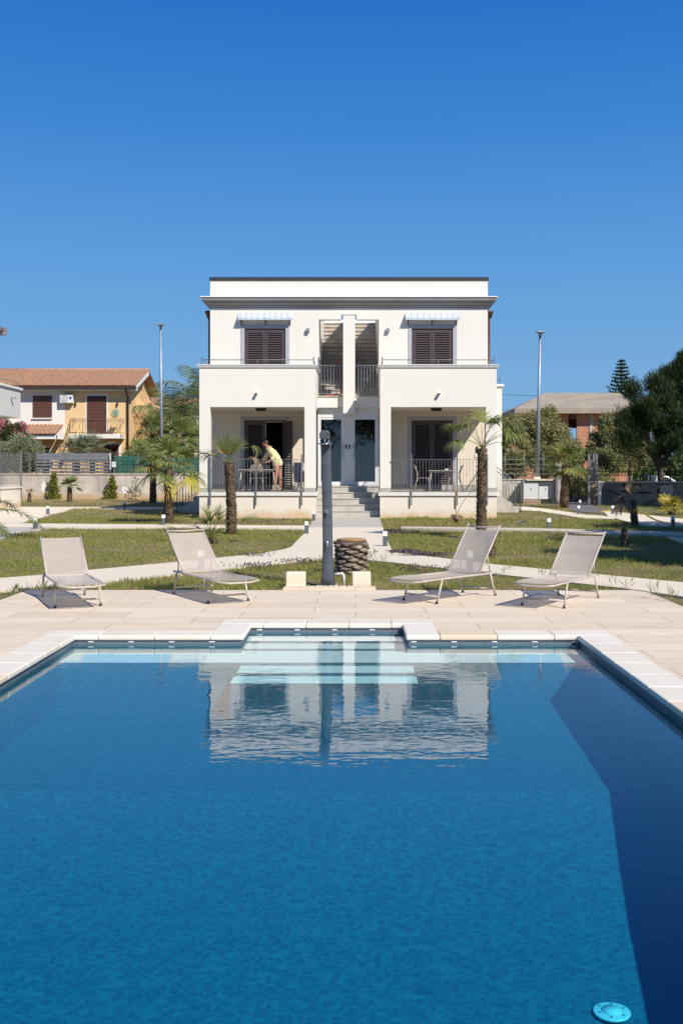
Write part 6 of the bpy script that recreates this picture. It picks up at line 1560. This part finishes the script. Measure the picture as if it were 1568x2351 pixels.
# ---- right boundary wall, cabinets, gate
Yq = 51.0
def q(x): return PX(x, Yq)
Wr = worldthing('boundary_wall', 'low pale rendered wall right of the villa carrying a rail fence', 'wall', (q(1180), Yq, 0))
part('wall', 'concrete', Wr, lambda m: m.box(4.0, q(1274), Yq, Yq + .25, -.1, PZ(1102, Yq))); part('wall_cap', 'kerb', Wr, lambda m: m.box(4.0, q(1274), Yq - .04, Yq + .29, PZ(1102, Yq), PZ(1099.5, Yq)))
Fr = worldthing('rail_fence', 'thin horizontal rail fence standing on the low wall beside the lamp post', 'fence', (q(1180), Yq + .1, 0))
part('rails', 'iron', Fr, lambda m: [m.tube([(4.2, Yq + .12, PZ(y, Yq)), (q(1274), Yq + .12, PZ(y, Yq))], .016, 5) for y in (1054.8, 1065.9, 1076.8, 1088.3)])
for x in (1160, 1204, 1248): part('fence_post', 'iron', Fr, lambda m: m.tube([(q(x), Yq + .12, PZ(1100, Yq)), (q(x), Yq + .12, PZ(1040, Yq))], .02, 6))
Yk = 50.2
Cb = worldthing('utility_cabinet', 'pair of white utility cabinet doors under a concrete slab', 'cabinet', (PX(1235, Yk), Yk, 0))
part('housing', 'concrete', Cb, lambda m: (m.box(PX(1200, Yk), PX(1203, Yk), Yk, Yk + .7, 0, PZ(1104, Yk)), m.box(PX(1269, Yk), PX(1274, Yk), Yk, Yk + .7, 0, PZ(1104, Yk)), m.box(PX(1203, Yk), PX(1269, Yk), Yk + .3, Yk + .7, 0, PZ(1104, Yk))))
part('slab', 'kerb', Cb, lambda m: m.box(PX(1207, Yk), PX(1276, Yk), Yk - .15, Yk + .8, PZ(1104, Yk) + .002, PZ(1100.5, Yk)), .01)
part('lamp_plinth', 'block', Cb, lambda m: m.box(PX(1227, Yk), PX(1242, Yk), Yk + .2, Yk + .6, PZ(1100.3, Yk), PZ(1095, Yk)), .01)
for a, b, yy in ((1201.5, 1235, 0), (1237, 1268.5, .12)):
    d = part('cabinet_door', 'cabinet', Cb, lambda m: m.box(PX(a, Yk), PX(b, Yk), Yk - .03 + yy, Yk + .02 + yy, PZ(1146, Yk), PZ(1106, Yk)), .008)
    part('lock', 'grey_box', d, lambda m: m.tube([(PX((a*.5 + b*.5), Yk), Yk - .03 + yy, PZ(1122, Yk)), (PX((a*.5+b*.5), Yk), Yk - .05 + yy, PZ(1122, Yk))], .035, 10))
part('rubble_footing', 'rubble', Cb, lambda m: m.box(PX(1199, Yk), PX(1240, Yk), Yk - .12, Yk + .1, -.05, PZ(1147, Yk)), .02)
Gt = worldthing('sliding_gate', 'folded pale grey metal gate panels beside the shaggy gate palm', 'gate', (q(1280), 49.8, 0))
part('gate_post', 'iron', Gt, lambda m: m.box(PX(1274.5, 50), PX(1279, 50), 49.9, 50.1, 0, PZ(1043, 50)))
for k in range(4): part('gate_panel', 'gate', Gt, lambda m: m.box(PX(1280 + 3.4*k, 50), PX(1282.9 + 3.4*k, 50), 50.0 + .1*k, 50.06 + .1*k, .05, PZ(1064, 50)))
Gp = worldthing('gate_frame', 'three tall dark steel posts on the right side of the gate opening', 'gate posts', (PX(1355, 49), 49, 0))
for x, yb_, Y in ((1351, 1158, 47.5), (1362, 1104, 48.6), (1368.5, 1104, 49)):
    part('post', 'iron', Gp, lambda m: m.box(PX(x - 2.2, Y), PX(x + 2.2, Y), Y - .08, Y + .08, max(0, PZ(yb_, Y)), PZ(1042, Y)))
Yz = 47.8
Wd_ = worldthing('boundary_wall', 'stained shaded wall at right with dark scorch marks and a stone pier', 'wall', (PX(1450, Yz), Yz, 0))
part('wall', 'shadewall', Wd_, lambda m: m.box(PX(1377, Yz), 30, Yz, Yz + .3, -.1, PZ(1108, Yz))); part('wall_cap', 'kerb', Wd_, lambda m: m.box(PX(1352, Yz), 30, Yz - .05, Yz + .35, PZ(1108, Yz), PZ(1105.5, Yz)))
part('stone_pier', 'rubble', Wd_, lambda m: m.box(PX(1353, Yz), PX(1376.8, Yz), Yz - .03, Yz + .32, -.1, PZ(1108, Yz)), .02)
part('recess', 'scorch', Wd_, lambda m: m.box(PX(1427, Yz), PX(1470, Yz), Yz - .012, Yz - .002, PZ(1118, Yz), PZ(1111.5, Yz)))
for x0, x1, y0, y1 in ((1438, 1456, 1121, 1126), (1420, 1442, 1126, 1131), (1452, 1500, 1128, 1134), (1505, 1522, 1118, 1150)):
    part('scorch_mark', 'scorch', Wd_, lambda m: m.add([(PX(x0 + (x1-x0)*(.5+.5*math.cos(a)*random.uniform(.7, 1)), Yz), Yz - .006, PZ(y0 + (y1-y0)*(.5+.5*math.sin(a)*random.uniform(.6, 1)), Yz)) for a in [2*math.pi*k/11 for k in range(11)]], [tuple(range(11))]))
part('pale_patch', 'concfoot', Wd_, lambda m: m.add([(PX(1530 + 17*math.copysign(abs(math.cos(a))**.4, math.cos(a))*random.uniform(.75, 1.1), Yz), Yz - .007, PZ(1126 + 13*math.copysign(abs(math.sin(a))**.4, math.sin(a))*random.uniform(.7, 1.1), Yz)) for a in [2*math.pi*k/17 for k in range(17)]], [tuple(range(17))]))
wp_ = worldthing('white_post', 'thin white painted post leaning on the stone pier', 'post', (PX(1376, 47.4), 47.4, 0))
part('post', 'trim', wp_, lambda m: m.obox((PX(1376, 47.4), 47.4, .55), (.12, .12, 1.12), (0, R(2), 0)))
Fz = worldthing('rail_fence', 'rusty horizontal rail fence on top of the shaded right wall', 'fence', (PX(1450, Yz), Yz + .15, 0))
part('rails', 'copper', Fz, lambda m: [m.tube([(PX(1369, Yz), Yz + .15, PZ(y, Yz)), (28, Yz + .15, PZ(y + .0, Yz))], .016, 5) for y in (1057.5, 1069.5, 1081.5, 1091.5)])
for x in (1420, 1446.5, 1477, 1540, 1568): part('fence_post', 'copper', Fz, lambda m: m.tube([(PX(x, Yz), Yz + .15, PZ(1106, Yz)), (PX(x, Yz), Yz + .15, PZ(1048, Yz))], .025 if x in (1540,) else .016, 6))
for k, (pts) in enumerate((((1395, 1128), (1415, 1132), (1425, 1142), (1436, 1156)), ((1478, 1158), (1500, 1150), (1512, 1146)))):
    o = MB(); o.tube([(PX(x, 47.2), 47.2, max(.03, PZ(y, 47.2))) for x, y in pts], .035, 6); o = o.build('black_pipe', M['black'], None)
    meta(o, ['long bent black pipe leaning against the scorched wall', 'short black pipe lying tilted by the shaded wall'][k], 'pipe')
# yellow hose
hp = [G(x, y) for x, y in ((1378, 1177), (1400, 1176), (1425, 1174), (1445, 1175), (1462, 1180), (1478, 1181), (1492, 1190), (1510, 1199), (1535, 1206), (1560, 1211), (1600, 1213))]
m_ = MB(); m_.tube([(p.x, p.y, .045) for p in hp], .02, 6); meta(m_.build('garden_hose', M['yellow_hose'], None), 'yellow garden hose snaking along the pale path at right', 'hose')
# blue scrap on the lawn
c = G(1070, 1208); c2 = G(887.8 + 1385 * .2226, 887.8 + 1420 * .2226)
m_ = MB(); random.seed(77)
for k in range(9): a = random.uniform(0, 6.28); m_.add([(0, 0, .02), (.12*math.cos(a), .1*math.sin(a), .05 + .05*random.random()), (.1*math.cos(a+.6), .1*math.sin(a+.6), .02)], [(0, 1, 2)])
o = m_.build('plastic_scrap', M['blueplastic'], None); o.location = (c2.x, c2.y, .03); meta(o, 'crumpled blue plastic scrap lying in the grass right of the villa corner', 'litter')
# ---- pickup behind the wall
Yc_ = 52.5
Ct = worldthing('pickup_truck', 'pale pickup truck with a black roll bar parked behind the shaded wall', 'pickup', (PX(1510, Yc_), Yc_, 0))
def cx(x): return PX(x, Yc_)
zc = lambda y: PZ(y, Yc_)
def f(m):
    prof = [(cx(1493), .55), (cx(1600), .55), (cx(1600), .95), (cx(1560), 1.02), (cx(1541), 1.04), (cx(1523), zc(1093.5)), (cx(1500), zc(1091.5)), (cx(1493), zc(1093))]
    m.yprism(prof, Yc_ - .8, Yc_ + .8); m.box(cx(1440), cx(1493) - .01, Yc_ - .8, Yc_ + .8, .55, 1.0)
bd = part('body', 'car', Ct, f, .03)
part('side_window', 'glass', Ct, lambda m: m.yprism([(cx(1503), 1.03), (cx(1534), 1.03), (cx(1520), zc(1095.5)), (cx(1504), zc(1094.5))], Yc_ - .812, Yc_ - .803))
part('windscreen', 'black', Ct, lambda m: m.yprism([(cx(1538), 1.05), (cx(1541), 1.06), (cx(1524), zc(1094)), (cx(1521), zc(1094.5))], Yc_ - .7, Yc_ + .7))
part('roll_bar', 'black', Ct, lambda m: [m.tube([(cx(x), Yc_ + s * .6, 1.0), (cx(x), Yc_ + s * .6, zc(1092)), (cx(x + 4), Yc_ + s*.45, zc(1089.5)), (cx(x + 4), Yc_, zc(1089))], .04, 6) for x in (1476, 1484) for s in (-1, 1)])
for x in (1462, 1562):
    for s in (-.72, .72):
        w1 = part('wheel', 'rubber', Ct, lambda m: m.tube([(cx(x), Yc_ + s - .1, .34), (cx(x), Yc_ + s + .1, .34)], .34, 20))
        part('rim', 'steel', w1, lambda m: m.tube([(cx(x), Yc_ + s - .11, .34), (cx(x), Yc_ + s + .11, .34)], .2, 12))
# ---- unfinished hollow brick house
Yu = 75
U = worldthing('unfinished_house', 'unfinished red hollow brick house with a hipped concrete roof at right', 'house', (PX(1310, Yu), Yu, 0))
ux = lambda x: PX(x, Yu)
ze = PZ(939, Yu) ; x0, x1 = ux(1183), ux(1452)
part('roof', 'roofc', U, lambda m: m.add([(ux(1178), Yu - .8, ze), (ux(1462), Yu - .8, ze), (ux(1462), Yu + 9, ze), (ux(1178), Yu + 9, ze), (PX(1250.5, 79.3), 79.3, PZ(902, 79.3)), (PX(1421.5, 79.3), 79.3, PZ(902, 79.3))], [(0, 1, 5, 4), (1, 2, 5), (2, 3, 4, 5), (3, 0, 4), (0, 3, 2, 1)]))
part('eave_band', 'roofc', U, lambda m: m.box(ux(1178), ux(1462), Yu - .8, Yu + 9, ze - .35, ze - .002))
def f(m):
    for a, b in ((1183, 1206), (1206, 1312 - 74), (1342, 1350)): pass
    cells(m, [ux(v) for v in (1186, 1215, 1240, 1270, 1304, 1324, 1352, 1358, 1380, 1410, 1440, 1450)], [0, 2.5, 3.0, 5.0, ze - .36], Yu, Yu + .25, lambda x, z: (ux(1304) < x < ux(1324) and 3.0 < z < 5.6) or (ux(1215) < x < ux(1240) and 3.0 < z < 5.0) or (ux(1410) < x < ux(1440) and 3.0 < z < 5.0))
part('brick_wall', 'hollow', U, f)
part('concrete_column', 'concrete', U, lambda m: m.box(ux(1352.5), ux(1361), Yu - .06, Yu - .001, 0, ze - .37)); part('concrete_column', 'concrete', U, lambda m: m.box(ux(1186), ux(1196), Yu - .06, Yu - .001, 0, ze - .37)); part('concrete_column', 'concrete', U, lambda m: m.box(ux(1440), ux(1450), Yu - .06, Yu - .001, 0, ze - .37))
part('concrete_floor_beam', 'concrete', U, lambda m: m.box(ux(1186), ux(1450), Yu - .08, Yu - .002, 2.55, 2.95))
part('rear_wall', 'hollow', U, lambda m: (m.box(ux(1186), ux(1450), Yu + 8, Yu + 8.25, 0, 3.0), m.box(ux(1186), ux(1440), Yu + 8, Yu + 8.25, 5, ze - .36)))
part('side_wall', 'hollow', U, lambda m: m.box(ux(1186), ux(1190), Yu + .25, Yu + 8, 0, ze - .36)); part('side_wall', 'hollow', U, lambda m: m.box(ux(1446), ux(1450), Yu + .25, Yu + 8, 0, ze - .36))
# overhead wires
for k, (y0, y1) in enumerate(((905, 912), (940, 945), (947, 951))):
    Y = 100; m_ = MB(); m_.tube([(PX(1100 + (1700 - 1100) * i / 10, Y), Y, PZ(y0 + (y1 - y0) * i / 10 + 3 * math.sin(math.pi * i / 10), Y)) for i in range(11)], .018, 4)
    meta(m_.build('power_line', M['black'], None), ['highest thin power line crossing the sky behind the unfinished house', 'middle thin power line behind the unfinished house', 'lowest thin power line behind the unfinished house'][k], 'power line', 'thin overhead power lines')
# far tree belts that close the horizon
B_ = []; r_ = random.Random(5)
for i in range(150):
    x = r_.uniform(-75, -8); B_.append((x, 118 + r_.uniform(-4, 4), r_.uniform(.8, 2.2), r_.uniform(2, 3.4), 2, r_.uniform(1.2, 2.2)))
for i in range(150):
    x = r_.uniform(8, 85); B_.append((x, 118 + r_.uniform(-4, 4), r_.uniform(.8, 2.4), r_.uniform(2, 3.4), 2, r_.uniform(1.2, 2.4)))
meta(leafmass('far_trees', 'leaf_shrub', B_, 60000, .8, .4, None, .3, 120), 'far belt of green trees closing the horizon', 'trees', kind='stuff')
